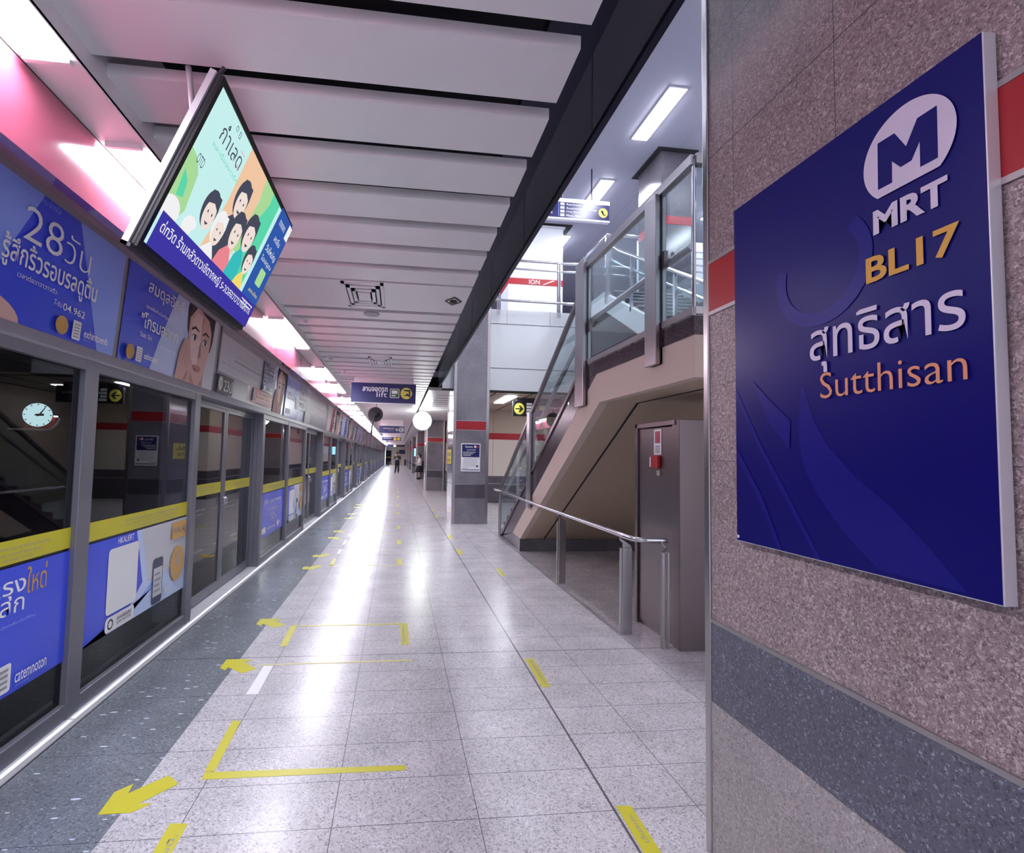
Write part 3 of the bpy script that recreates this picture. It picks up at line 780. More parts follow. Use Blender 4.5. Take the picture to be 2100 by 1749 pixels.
g_wh = glow('screen_white', 250,250,252, S_); g_hair = glow('screen_dark', 74,78,96, S_); g_skin = glow('screen_skin', 250,232,224, S_)
g_pink = glow('screen_pink', 244,140,152, S_); g_yel = glow('screen_yellow', 250,226,120, S_); g_aqua = glow('screen_aqua', 60,196,196, S_); g_dkb = glow('screen_slate', 58,76,128, S_); g_glow = glow('screen_glare', 255,255,255, 1.)
a = Art(P0, TU, TV, .0005, .0004)
a.rect(.022, .03, SW-.022, SH-.024, g_cyan)
a.poly([(.431,SH-.024),(.695,SH-.024),(.726,.52),(.6,.166),(.40,.166),(.442,.429)], g_or)
a.poly([(.594,SH-.024),(.71,SH-.024),(.73,.5),(.68,.166),(.55,.166),(.594,.515)], g_or)
a.poly([(.695,SH-.024),(.87,SH-.024),(.86,.6),(.75,.3),(.7,.3),(.726,.589)], g_gr)
a.poly([(.847,SH-.024),(.98,SH-.024),(.98,.166),(.78,.166),(.75,.4),(.856,.641)], g_teal)
a.poly([(.023,.44),(.09,.43),(.143,.388),(.172,.237),(.13,.166),(.023,.166)], g_gr)
a.poly([(.05,.36),(.1,.33),(.12,.27),(.07,.255)], g_teal)
a.ell(.08, .2, .07, .05, g_wh); a.ell(.25, .2, .06, .05, g_wh)
# printed family: robe, suit, pink, teal and yellow figures
def fig(u, v, s, hair, body, w):
    a.poly([(u-w,.166),(u-w*.8,v-.05*s),(u,v-.01),(u+w*.8,v-.05*s),(u+w,.166)], body)
    a.ell(u, v+.045*s, .05*s, .062*s, hair); a.ell(u+.008*s, v+.03*s, .038*s, .05*s, g_skin)
    a.poly([(u-.045*s,v+.05*s),(u-.03*s,v+.1*s),(u+.04*s,v+.1*s),(u+.05*s,v+.055*s),(u+.01*s,v+.07*s)], hair)
    for du in (-.008, .022): a.ell(u+du*s, v+.035*s, .004*s, .005*s, g_hair)
    a.poly([(u-.006*s,v+.004*s),(u+.022*s,v+.006*s),(u+.008*s,v-.005*s)], g_hair)
fig(.55, .44, 1.5, g_hair, g_hair, .09)
fig(.33, .27, 1.4, g_hair, g_cyan, .07)
fig(.46, .25, 1.3, g_wh, g_wh, .08)
fig(.62, .31, 1.5, g_hair, g_pink, .09)
fig(.76, .36, 1.6, g_hair, g_aqua, .08)
fig(.88, .27, 1.3, g_hair, g_yel, .07)
a.rect(.018, .024, SW-.018, .167, g_purple)
a.poly([(.978,SH-.024),(SW-.018,SH-.024),(SW-.018,.1),(1.25,.167),(.978,.166)], g_blue)
a.text('ก่ำเลด', .12, .55, .085, g_hair, -.004, .24); a.text('ต ฎ', .2, .64, .03, g_hair, -.006, .06); a.rect(.31, .56, .36, .563, g_pink); a.rect(.31, .62, .36, .623, g_pink)
a.text('และเรื่องราวดีๆ', .1, .5, .03, g_teal, -.006, .3)
a.text('OTD', .05, .40, .04, g_hair, -.004, .06)
a.text('ด่ทวิด ร้านกลัวดาวเชิตากหญิ ร-วเวสอวาวาวาไโสัตาาไ', .045, .085, .062, g_wh, .006, 1.16)
a.text('ตารางรายการ', 1.02, .62, .03, g_wh, 0, .12); a.text('สดชื่น', 1.05, .53, .04, g_wh, 0, .12); a.text('วันใหม่ญ', 1.0, .44, .05, g_wh, .004, .2); a.text('ไออรุณ', 1.0, .38, .04, g_wh, 0, .2)
a.rrect(1.07, .26, 1.17, .36, .014, g_gr); a.text('ลงทะเบียน', 1.03, .2, .024, g_yel, 0, .17); a.rect(1.0, .14, 1.2, .146, g_wh); a.rect(1.0, .12, 1.18, .126, g_wh)
a.rect(1.17, .6, 1.235, .69, g_wh); a.build('picture', t)

# ------------------------------------------------------------------ fittings on the slat ceiling
t = thing('air_vent', 'square four-way air vent set in the wide ceiling panel near the hanging screen', 'vent', (-.345, 4.85, 3.0), 'air vents in the slat ceiling')
def vent(t, x, y, z, s):
    d = MB()
    for k, q in enumerate((.36, .28, .2)):
        q *= s; w_ = .028*s
        d.box(x-q/2, x+q/2, y-q, y-q+w_*1.6, z-.012-.004*k, z+.01, m_slat); d.box(x-q/2, x+q/2, y+q-w_*1.6, y+q, z-.012-.004*k, z+.01, m_slat)
        d.box(x-q/2, x-q/2+w_, y-q, y+q, z-.012-.004*k, z+.01, m_slat); d.box(x+q/2-w_, x+q/2, y-q, y+q, z-.012-.004*k, z+.01, m_slat)
    d.build('frame', t)
    d = MB(); d.box(x-.055*s, x+.055*s, y-.12*s, y+.12*s, z-.02, z-.005, m_slat); d.build('core_plate', t)
    d = MB(); d.box(x-.18*s, x+.18*s, y-.36*s, y+.36*s, z+.02, z+.03, m_void); d.build('dark_backing', t)
vent(t, -.345, 4.83, 3.0, 1.02)
t2 = thing('air_vent', 'small far air vent in the ceiling just before the first hanging sign', 'vent', (-.28, 8.3, 3.0), 'air vents in the slat ceiling')
vent(t2, -.3, 8.25, 2.99, 1.0)
d = MB(); d.tube([(-.31,5.47,2.998),(-.31,5.47,2.990)], .085, m_greyprint, 24); tag(d.build('ceiling_speaker'), 'round flat grey ceiling speaker just beyond the square air vent', 'speaker')
for i, (x, yy) in enumerate(((-1.07,5.84),(-1.05,8.0),(-1.0,9.3))):
    t = thing('smoke_detector', ['white smoke detector near the trough beyond the hanging screen', 'second smoke detector along the trough, before the hanging sign', 'third smoke detector along the trough, beside the hanging sign'][i], 'smoke detector', (x, yy, 3.0), 'smoke detectors on the slat ceiling')
    d = MB(); d.tube([(x,yy,3.0),(x,yy,2.985)], .06, m_slat, 18); d.build('base', t)
    d = MB(); d.tube([(x,yy,2.985),(x,yy,2.945)], [.036,.03], m_offwhite, 18); d.build('sensor', t)
t = thing('recessed_downlight', 'small diamond shaped recessed fitting in the wide panel beside the beam', 'ceiling fitting', (.5, 4.86, 3.0))
d = MB(); r_ = .1
ring_ = lambda r, z: [(.5+r, 4.86, z), (.5, 4.86+r*1.6, z), (.5-r, 4.86, z), (.5, 4.86-r*1.6, z)]
o_, i_ = ring_(.085, 2.994), ring_(.066, 2.994)
d.add(o_+i_, [(k, (k+1) % 4, 4+(k+1) % 4, 4+k) for k in range(4)], m_groove); d.build('rim', t)
d = MB(); d.tube([(.5,4.86,2.998),(.5,4.86,2.985)], .035, m_black, 14); d.build('lens', t)

# ------------------------------------------------------------------ hanging signs
def hang_sign(x0, x1, z0, z1, y, lbl, group=None, ceil=3.0):
    t = thing('hanging_sign', lbl, 'sign', ((x0+x1)/2, y, z0), group)
    d = MB(); d.box(x0, x1, y, y+.09, z0, z1, m_navy); d.build('case', t, .004)
    d = MB(); d.box(x0-.004, x1+.004, y-.004, y+.094, z0-.014, z0, m_alu); d.box(x0-.004, x1+.004, y-.004, y+.094, z1, z1+.012, m_alu); d.build('edge_trim', t)
    d = MB(); d.box(x0+.05, x1-.05, y+.03, y+.06, z1, ceil+.02, m_slat); d.build('hanger', t)
    return t
t = hang_sign(-.915, .33, 2.507, 2.886, 10.0, 'navy hanging sign with a yellow disc, nearest over the platform', 'navy hanging signs over the platform')
a = Art((-.915, 10.0, 2.507), (1,0,0), (0,0,1), .003); a.rect(.01,.01,1.235,.369,m_navy)
a.text('ลานจอดรถ', .22, .215, .085, m_white, .022, .48); a.text('lift', .49, .11, .1, m_white, -.004, .2)
a.rrect(.745, .1, .925, .28, .015, m_white); a.rrect(.757, .112, .913, .268, .01, m_green); a.rrect(.78, .18, .89, .245, .012, m_white); a.rect(.78, .135, .85, .155, m_white)
a.ell(1.06, .195, .112, .112, m_yellowprint)
a.poly([(.985,.265),(1.14,.265),(1.14,.12),(1.11,.12),(1.11,.145),(.985,.145),(1.05,.165),(1.085,.205),(1.05,.235)], m_navy2); a.poly([(1.03,.235),(1.11,.235),(1.11,.17)], m_yellowprint)
a.build('lettering', t)
t = hang_sign(-.78, .28, 2.43, 2.735, 22.0, 'second navy hanging sign along the platform with a ringed arrow', 'navy hanging signs over the platform')
a = Art((-.78, 22.0, 2.43), (1,0,0), (0,0,1), .004); a.rect(.01,.01,1.05,.295,m_navy); a.text('ทางออกสถานี', .16, .17, .07, m_offwhite, .02, .46); a.text('Exit', .4, .09, .06, m_greyprint, 0, .2); a.rect(.68, .1, .8, .2, m_greyprint)
a.ring(.93, .15, .07, .1, m_offwhite); a.poly([(.87,.135),(.95,.135),(.95,.11),(1.0,.15),(.95,.19),(.95,.165),(.87,.165)], m_offwhite); a.build('lettering', t)
t = hang_sign(-1.0, .21, 2.42, 2.64, 33.0, 'third navy hanging sign along the platform with two yellow discs', 'navy hanging signs over the platform')
a = Art((-1.0, 33.0, 2.42), (1,0,0), (0,0,1), .005); a.rect(.01,.01,1.2,.21,m_navy); a.text('ชานชาลา', .12, .12, .06, m_white, .02, .5); a.ell(.84, .11, .11, .1, m_yellowprint); a.ell(1.07, .11, .11, .1, m_yellowprint); a.build('lettering', t)
t = hang_sign(-1.07, .78, 2.36, 2.62, 55.0, 'dark hanging display far along the platform with a green lit mark', 'navy hanging signs over the platform')
a = Art((-1.07, 55.0, 2.36), (1,0,0), (0,0,1), .006); a.rect(.01,.01,1.84,.25,m_navy); a.rect(.9, .02, 1.8, .24, m_dkgrey); a.ell(.8, .13, .14, .1, lamp('green_indicator_glow', 3., (.6,1,.4))); a.build('display', t)

# ------------------------------------------------------------------ glowing disc and fan
t = thing('round_clock', 'glowing white round clock hanging under the ceiling beside the second column', 'lamp', (.8, 17, 2.95))  # backlit clock with its face blown out to white, no hands drawn
m_round_clock = lamp('round_clock_glow', 11., (.93,1.,.96))
d = MB(); d.ellipsoid((.8, 17, 2.655), (.305,.15,.305), m_round_clock, 32, 20); d.build('lit_disc', t)
d = MB(); d.tube([(.8,17,2.94),(.8,17,3.06)], .02, m_steel, 10); d.tube([(.8,17,3.04),(.8,17,3.055)], .07, m_steel, 14); d.tube([(.8,17,2.95),(.8,17,2.965)], .06, m_steel, 14); d.build('stem', t)
t = thing('fan', 'dark round fan with a long neck hanging left of the glowing clock', 'fan', (-.66, 15, 3.0))
d = MB()
fc = Vector((-.655, 15, 2.665)); fr = .215
d.tube([fc+Vector((0,.05,0)), fc+Vector((0,.055,0))], fr*.98, mat('dark_fan_mesh', rgb(72,70,78), .6), 30)
for q in range(5): d.tube([fc+Vector((math.cos(s_)*fr*(q+1)/5, 0, math.sin(s_)*fr*(q+1)/5)) for s_ in [i*math.pi/14 for i in range(29)]], .005, m_dkgrey, 6)
for q in range(16): d.tube([fc+Vector((math.cos(q*math.pi/8)*.03,0,math.sin(q*math.pi/8)*.03)), fc+Vector((math.cos(q*math.pi/8)*fr,0,math.sin(q*math.pi/8)*fr))], .004, m_dkgrey, 6)
d.build('guard', t)
d = MB(); d.tube([fc+Vector((0,.0,0)), fc+Vector((0,-.14,0))], [.07,.05], m_black, 16); d.build('motor', t)
d = MB(); d.tube([(-.63,15,3.02), fc+Vector((.02,-.05,fr*.9))], .008, m_dkgrey, 8); d.bar(fc+Vector((-.09,-.08,-.08)), fc+Vector((.1,-.08,.1)), .03, .03, m_black, (0,1,0)); d.tube([fc+Vector((-.02,-.1,-.02)), (-.735,14.95,2.35), (-.76,14.95,2.05)], [.02,.022,.03], m_dkgrey, 10); d.build('neck', t)

# ------------------------------------------------------------------ floor tapes and arrows
def flat(name, pts, m, lbl, cat, group=None, z=.0015, texts=None):
    d = MB(); d.prism(pts, 'z', 0.0, z, m)
    if not texts:
        return tag(d.build(name), lbl, cat, group)
    cx = sum(p[0] for p in pts)/len(pts); cyy = sum(p[1] for p in pts)/len(pts)
    t = thing(name, lbl, cat, (cx, cyy, 0), group); d.build('tape', t)
    a = Art((0,0,z), (1,0,0), (0,1,0), .0006, .0003)
    for s_, u, v, h, w, rot in texts: a.text(s_, u, v, h, m_greyprint, .004, w, 'l', rot)
    a.build('lettering', t)
    return t
G_AR = 'yellow floor arrows at the platform edge'
ar1 = [(-1.005,2.596),(-1.125,2.478),(-1.135,2.545),(-1.188,2.492),(-1.178,2.349),(-1.05,2.35),(-.992,2.403),(-1.05,2.405),(-.936,2.528)]
flat('floor_arrow', ar1, m_yellow, 'large yellow floor arrow in the foreground pointing to the screen', 'floor arrow', G_AR)
ar2 = [(-1.181,3.964),(-1.035,3.96),(-.993,3.92),(-1.048,3.908),(-.924,3.784),(-1.006,3.713),(-1.128,3.827),(-1.131,3.769),(-1.179,3.815)]
flat('floor_arrow', ar2, m_yellow, 'yellow floor arrow beside the white tape', 'floor arrow', G_AR)
flat('floor_arrow', [(x, y+.928) for x, y in ar2], m_yellow, 'yellow floor arrow at the corner of the taped box', 'floor arrow', G_AR)
n = 0
for yb, kind in ((4.56,1),(5.37,1),(5.6,2),(6.37,2),(9.9,1),(10.75,1),(11.0,2),(11.8,2)):
    src = ar1 if kind == 1 else ar2
    flat('floor_arrow', [(x-.0, y+yb) for x, y in src], m_yellow, 'pale yellow floor arrow farther along the edge, %s beyond the taped box' % ORD[n], 'floor arrow', G_AR); n += 1
G_T = 'yellow floor tapes'
flat('floor_tape', [(-.871,3.076),(-.824,3.073),(-.809,2.611),(-.855,2.61)], m_yellow, 'short yellow tape along the platform meeting the long crossing tape', 'floor tape', G_T)
flat('floor_tape', [(-.849,2.605),(.083,2.585),(.085,2.546),(-.848,2.551)], m_yellow, 'long yellow tape crossing the foreground floor', 'floor tape', G_T)
flat('floor_tape', [(-.888,3.83),(-.823,3.826),(-.818,3.394),(-.888,3.399)], m_whitetape, 'white floor tape strip beside the yellow arrow', 'floor tape', 'white floor tapes')
flat('floor_tape', [(-.94,3.856),(.153,3.88),(.152,3.852),(-.94,3.842)], mat('worn_yellow_tape', rgb(206,198,130), .4), 'thin worn yellow tape crossing just before the dark floor joint', 'floor tape', G_T)
flat('floor_tape', [(-.874,4.669),(-.821,4.666),(-.812,4.202),(-.862,4.205)], m_yellow, 'left side tape of the yellow taped box', 'floor tape', G_T)
flat('floor_tape', [(-.87,4.69),(.138,4.702),(.137,4.672),(-.87,4.672)], m_yellow, 'far thin tape of the yellow taped box', 'floor tape', G_T)
flat('floor_tape', [(.068,4.67),(.138,4.67),(.137,4.182),(.073,4.175)], m_yellow, 'right side lettered tape of the yellow taped box', 'floor tape', G_T, texts=[('เว้นระยะห่าง', .085, 4.62, .03, .38, -math.pi/2)])
flat('floor_tape', [(-.866,2.271),(-.795,2.264),(-.79,1.8),(-.858,1.8)], m_yellow, 'lettered yellow tape at the bottom left of the photo', 'floor tape', G_T, texts=[('ยืนรอตรงนี้,', -.805, 1.85, .03, .35, math.pi/2)])
flat('floor_tape', [(.989,3.838),(1.055,3.834),(1.047,3.366),(.986,3.367)], m_yellow, 'lettered yellow tape beside the dark floor joint, before the crossing joint', 'floor tape', G_T, texts=[('เว้นระยะห่าง ยืนรอตรงนี้', 1.035, 3.40, .03, .4, math.pi/2)])
flat('floor_tape', [(.985,2.216),(1.051,2.21),(1.046,1.75),(.976,1.75)], m_yellow, 'lettered yellow tape at the bottom of the photo beside the dark floor joint', 'floor tape', G_T, texts=[('เว้นระยะ', 1.03, 2.0, .026, .16, math.pi/2)])
flat('floor_tape', [(1.362,6.909),(1.427,6.908),(1.416,6.48),(1.358,6.481)], m_yellow, 'lettered yellow tape near the handrail, right of the dark joint', 'floor tape', G_T, texts=[('เว้นระยะห่าง', 1.405, 6.52, .03, .34, math.pi/2)])
for i, (a_, b_) in enumerate(((7.91,8.32),(9.39,9.83),(12.56,13.0),(14.0,14.5))):
    flat('floor_tape', [(.985,b_),(1.05,b_),(1.046,a_),(.983,a_)], m_yellow, 'small yellow tape along the dark joint toward the first column, %s of four' % ORD[i], 'floor tape', G_T)
for i, (a_, b_) in enumerate(((3.4+4.56,8.335),(8.787,9.23),(9.652,9.97))):
    flat('floor_tape', [(-.857,a_),(-.82,a_),(-.822,b_),(-.86,b_)], m_whitetape, 'far white floor tape dash, %s in the row along the edge strip' % ORD[i], 'floor tape', 'white floor tapes')
flat('floor_tape', [(-.862,7.114),(-.808,7.113),(-.822,7.601),(-.867,7.601)], m_yellow, 'left side tape of the second taped box along the platform', 'floor tape', G_T)
flat('floor_tape', [(-.86,7.14),(.11,7.14),(.11,7.17),(-.86,7.17)], mat('worn_yellow_tape'), 'near thin crossing tape of the second taped box', 'floor tape', G_T)
for i, (yy, xx) in enumerate(((8.284,-.07),(9.98,.3),(15.5,.03))):
    flat('floor_tape', [(-.83,yy-.012),(xx,yy-.012),(xx,yy+.012),(-.83,yy+.012)], mat('worn_yellow_tape'), 'far thin pale crossing tape, %s beyond the second taped box' % ORD[i], 'floor tape', G_T)
for i, (a_, b_) in enumerate(((7.18,7.578),(8.81,9.24),(10.62,11.08),(13.3,13.6),(15.5,15.8),(18.5,19),(21,21.4),(23.4,23.8))):
    flat('floor_tape', [(.042,a_),(.112,a_),(.106,b_),(.04,b_)], m_yellow, 'small yellow floor tape patch in the platform centre row, %s in the row' % ORD[i], 'floor tape', G_T)

# ------------------------------------------------------------------ stair and landing (lower flight, x 2.0 .. 3.95)
SX0, SX1 = 2.0, 3.95
st = thing('staircase', 'cream sided staircase with dark granite treads rising to a landing beside the platform', 'stairs', (2.9, 8.2, 0))
NR = 16; rise = 2.45/NR; run = (9.72-5.3)/NR
side = [(9.72, 0)]
z = 0; y = 9.72
prof = [(9.72, 0.0)]
for i in range(NR):
    prof.append((9.72-run*i, rise*(i+1))); prof.append((9.72-run*(i+1), rise*(i+1)))
# dark stepped stringer above the cream band
lower = [(5.0, 2.376), (8.70, .219), (9.62, .02)]
prof_d = prof + [(5.0, 2.45)] + lower
d = MB(); d.prism(prof_d, 'x', SX0, SX1, m_tread)
d.build('treads', st)
d = MB()
for i in range(NR): d.box(SX0+.02, SX1-.02, 9.72-run*i-.004, 9.72-run*i+.012, rise*(i+1)-.03, rise*(i+1)+.002, m_steel)
d.build('nosing', st)
d = MB(); d.prism([(8.70,.219),(5.0,2.376),(4.92,2.375),(3.26,2.37),(3.26,2.075),(4.92,2.075),(8.17,.196)], 'x', SX0+.002, SX0+.09, m_cream)
d.prism([(3.26,2.37),(3.34,2.37),(3.34,2.075),(3.26,2.075)], 'x', SX0+.09, 5.95, m_cream); d.build('stringer', st)
d = MB(); d.prism([(4.92,2.078),(3.3,2.078),(3.3,2.2),(5.1,2.2),(8.5,.22),(8.17,.2)], 'x', SX0+.09, SX1, m_soffit)
d.box(SX1, 5.95, 3.3, 5.9, 2.078, 2.3, m_soffit); d.build('soffit', st)
d = MB()
n_ = Vector((0, 3.25, -1.875)).normalized()
d.bar((2.4, 4.92, 2.073), (2.4, 8.16, .2), .016, .012, m_groove, (0,0,1)); d.bar((2.4,3.3,2.076),(2.4,4.92,2.076),.016,.006,m_groove); d.build('joint_strip', st)
d = MB(); d.prism([(9.70,0),(8.17,0),(8.17,.196),(8.70,.219),(9.64,.045)], 'x', SX0, SX1, m_column_dark); d.build('foot_block', st)
d = MB(); d.box(SX0-.004, 5.95, 3.256, 5.3, 2.37, 2.5, m_tread); d.box(SX1, 5.95, 5.3, 5.9, 2.37, 2.5, m_tread); d.build('landing_slab', st)
# glass balustrade on the platform side
bl = thing('balustrade', 'steel and glass balustrade along the platform side of the stairs and landing', 'balustrade', (2.0, 6.5, .5), 'glass balustrades')
def post(par, x, y0, y1, z0, z1, nm='post'):
    d = MB(); d.box(x-.045, x-.012, y0, y1, z0, z1, m_steel); d.box(x+.012, x+.045, y0, y1, z0, z1, m_steel); d.box(x-.012, x+.012, y0+.02, y1-.02, z0+.01, z1-.01, m_steel_dk)
    return d.build(nm, par, .004)
post(bl, 1.99, 7.46, 7.62, .76, 2.19); post(bl, 1.99, 5.25, 5.50, 2.07, 3.68); post(bl, 1.99, 3.69, 3.87, 2.24, 3.58)
d = MB(); d.tube([(2.0,9.80,0),(2.0,9.80,.87)], .03, m_steel, 12); d.build('post', bl)
sl = lambda y: .87 + (9.80-y)*.573
d = MB(); d.bar((2.0,9.82,sl(9.82)), (2.0,5.5,sl(5.5)), .05, .05, m_steel_dk); d.build('top_rail', bl)
d = MB(); d.bar((2.0,5.5,3.60), (2.0,3.25,3.60), .06, .07, m_steel); d.bar((2.0,3.255,3.60),(5.95,3.255,3.60),.06,.07,m_steel); d.build('top_rail', bl)
d = MB(); d.bar((2.0,9.55,.08), (2.0,5.5,2.44), .035, .05, m_steel_dk); d.build('base_rail', bl)
d = MB(); d.bar((2.0,5.25,2.535), (2.0,3.255,2.535), .03, .05, m_steel); d.bar((2.0,3.255,2.535),(5.95,3.255,2.535),.03,.05,m_steel); d.build('base_rail', bl)
for y0, y1 in ((9.78,7.62),(7.46,5.5)):
    d = MB(); d.prism([(y0,.1+(9.55-y0)*.583+ .02),(y1,.1+(9.55-y1)*.583+.02),(y1,sl(y1)-.02),(y0,sl(y0)-.02)], 'x', 1.995, 2.005, m_glass); d.build('glass_pane', bl)
for y0, y1 in ((5.25,3.87),(3.69,3.28)):
    d = MB(); d.prism([(y0,2.55),(y1,2.55),(y1,3.57),(y0,3.57)], 'x', 1.995, 2.005, m_glass); d.build('glass_pane', bl)
d = MB(); d.box(2.02, 2.9, 3.25, 3.26, 2.55, 3.57, m_glass); d.build('glass_pane', bl)
d = MB(); d.tube([(2.0,3.262,2.5),(2.0,3.262,3.6)], .014, m_steel_lt, 10); d.build('post', bl)
for yy, z in ((5.2, 2.92),(3.66,3.05)):
    d = MB(); d.tube([(2.005,yy,z),(2.05,yy,z),(2.07,yy,z+.05)], .016, m_steel_dk, 8); d.box(1.99,2.02,yy-.02,yy+.02,z-.06,z+.06,m_steel_dk); d.build('rail_bracket', bl)
d = MB(); d.tube([(2.07,9.75,.80),(2.07,5.4,3.02),(2.07,3.4,3.05)], .028, m_steel, 12); d.build('handrail', bl)
d = MB()
for i in range(6): d.box(1.99, 2.012, 5.2-.33*i-.05, 5.2-.33*i, 2.5, 2.515, m_steel_lt)
d.build('rail_clip', bl)
# far side balustrade of the lower flight
b2 = thing('balustrade', 'glass balustrade along the far wall side of the lower stair flight', 'balustrade', (3.92, 7, .5), 'glass balustrades')
d = MB(); d.bar((3.92,9.82,sl(9.82)), (3.92,5.5,sl(5.5)), .05, .05, m_steel_dk); d.build('top_rail', b2)
d = MB(); d.prism([(9.7,.12),(5.5,2.5),(5.5,sl(5.5)),(9.7,sl(9.7))], 'x', 3.915, 3.925, m_glass); d.build('glass_pane', b2)
# upper flight, x 4.2 .. 5.8, up to the concourse
up_ = thing('staircase', 'upper stair flight with pale stringer seen through the balustrade glass', 'stairs', (5.0, 8.0, 2.5))
NR2 = 16; r2 = 2.45/NR2; u2 = (10.12-5.9)/NR2
pr = [(5.9, 2.3), (5.9, 2.5)]
for i in range(NR2): pr.append((5.9+u2*i, 2.5+r2*(i+1))); pr.append((5.9+u2*(i+1), 2.5+r2*(i+1)))
pr += [(10.12, 4.62), (6.3, 2.35)]
d = MB(); d.prism(pr, 'x', 4.3, 5.8, m_tread); d.build('treads', up_)
d = MB()
for i in range(NR2): d.box(4.3, 5.8, 5.9+u2*i-.006, 5.9+u2*i+.03, 2.5+r2*(i+1)-.02, 2.5+r2*(i+1)+.004, m_steel)
d.build('nosing', up_)
d = MB(); d.prism([(5.6,2.37),(5.6,2.55),(10.12,4.97),(10.12,4.6),(6.1,2.37)], 'x', 4.2, 4.3, m_white_panel); d.build('stringer', up_)
d = MB(); d.prism([(10.1,4.62),(10.1,4.55),(6.3,2.3),(6.3,2.36)], 'x', 4.3, 5.8, m_soffit); d.build('soffit', up_)
b3 = thing('balustrade', 'polished rails and glass of the upper stair flight behind the landing', 'balustrade', (4.22, 8, 3), 'glass balustrades')
d = MB(); d.tube([(4.22,10.0,6.0),(4.22,9.4,5.58),(4.22,6.0,3.66)], .03, m_steel_lt, 10); d.build('top_rail', b3)
d = MB(); d.tube([(4.27,9.9,5.6),(4.27,9.4,5.3),(4.27,6.0,3.4)], .025, m_steel_lt, 10); d.build('handrail', b3)
d = MB(); d.prism([(9.98,5.0),(9.98,5.95),(9.4,5.55),(6.0,3.63),(6.0,2.75)], 'x', 4.215, 4.225, m_glass); d.build('glass_pane', b3)
for yy in (8.9, 7.4): d = MB(); d.box(4.2, 4.24, yy-.03, yy+.03, 2.5+(yy-5.9)*.58, 3.62+(yy-6)*.565, m_steel_lt); d.build('post', b3)

# ------------------------------------------------------------------ ground handrail in front of the stairs
hr = thing('handrail', 'low tubular steel handrail on flat posts guarding the space under the stairs', 'handrail', (1.97, 6, 0))
d = MB(); zz = .852
pth = [(1.99,9.6,.86),(1.93,9.75,.865),(1.90,9.9,.866),(1.93,10.02,.866),(2.0,10.06,.866)]
pth = list(reversed(pth)) + [(1.95,9.3,.858),(1.95,4.35,zz)] + [(1.955,4.22,.848),(1.975,4.13,.845),(2.02,4.08,.843),(2.08,4.065,.842),(2.24,4.06,.842)]
d.tube(pth, .023, m_steel_lt, 12); d.build('rail', hr)
for yy in (6.09, 4.32):
    d = MB(); d.box(1.974, 2.058, yy-.006, yy+.006, 0, .735, m_steel); d.box(1.95, 1.965, yy-.012, yy+.012, 0, .735, m_steel)
    d.prism([(1.974,.735),(2.058,.735),(2.045,.76),(1.985,.80),(1.955,.815),(1.945,.805),(1.974,.775)], 'y', yy-.006, yy+.006, m_steel)
    d.tube([(1.95,yy,.80),(1.95,yy,.84)], .008, m_steel_lt, 8); d.build('post', hr, .003)
d = MB(); d.box(2.14, 2.165, 3.955, 3.985, 0, .76, m_steel); d.box(2.185, 2.205, 3.955, 3.985, 0, .76, m_steel); d.tube([(2.15,3.97,.76),(2.2,4.0,.79),(2.2,4.06,.81),(2.2,4.06,.84)], .008, m_steel_lt, 8); d.build('post', hr, .003)

# ------------------------------------------------------------------ stainless cabinet under the landing
cb = thing('fire_hose_cabinet', 'tall stainless steel fire cabinet under the stair landing', 'cabinet', (2.6, 4.3, 0))
d = MB(); d.box(2.285, 3.1, 4.0, 4.62, 0, 1.79, m_steel_dk); d.build('body', cb)
d = MB(); d.box(2.262, 3.1, 3.905, 4.02, 0, 1.84, m_steel_dk); d.build('front_frame', cb, .004)
d = MB(); d.box(2.25, 3.1, 3.96, 4.66, 1.8, 1.84, m_steel_dk); d.box(2.25, 2.285, 4.62, 4.66, 0, 1.84, m_steel_dk); d.build('side_frame', cb, .003)
d = MB(); d.box(2.27, 2.285, 4.03, 4.61, .04, 1.785, m_steel_dk); dr = d.build('door', cb, .002)
t = thing('fire_notice', 'white notice with red picture on the stainless cabinet door', 'sign', (2.265, 4.26, 1.55))
a = Art((2.268, 4.33, 1.553), (0,-1,0), (0,0,1), .001); a.rect(0, 0, .13, .222, m_white); a.rect(.02, .1, .11, .205, m_redprint); a.rect(.02, .01, .11, .085, m_offwhite); a.ell(.05, .17, .02, .02, m_pinkred); a.rect(.055, .11, .09, .16, m_pinkred)
for r in range(3): a.rect(.03, .02+.022*r, .1, .03+.022*r, m_greyprint)
a.build('pictogram', t)
t = thing('call_point', 'small red fire alarm box on the stainless cabinet door', 'alarm', (2.26, 4.27, 1.43))
d = MB(); d.box(2.24, 2.268, 4.215, 4.34, 1.435, 1.545, m_red); d.build('box', t, .004)
d = MB(); d.box(2.262, 2.268, 4.345, 4.4, 1.445, 1.53, m_white); d.build('side_label', t)
d = MB(); d.box(2.26, 2.268, 4.22, 4.27, 1.37, 1.415, m_tan_wall); d.build('lower_tag', t)

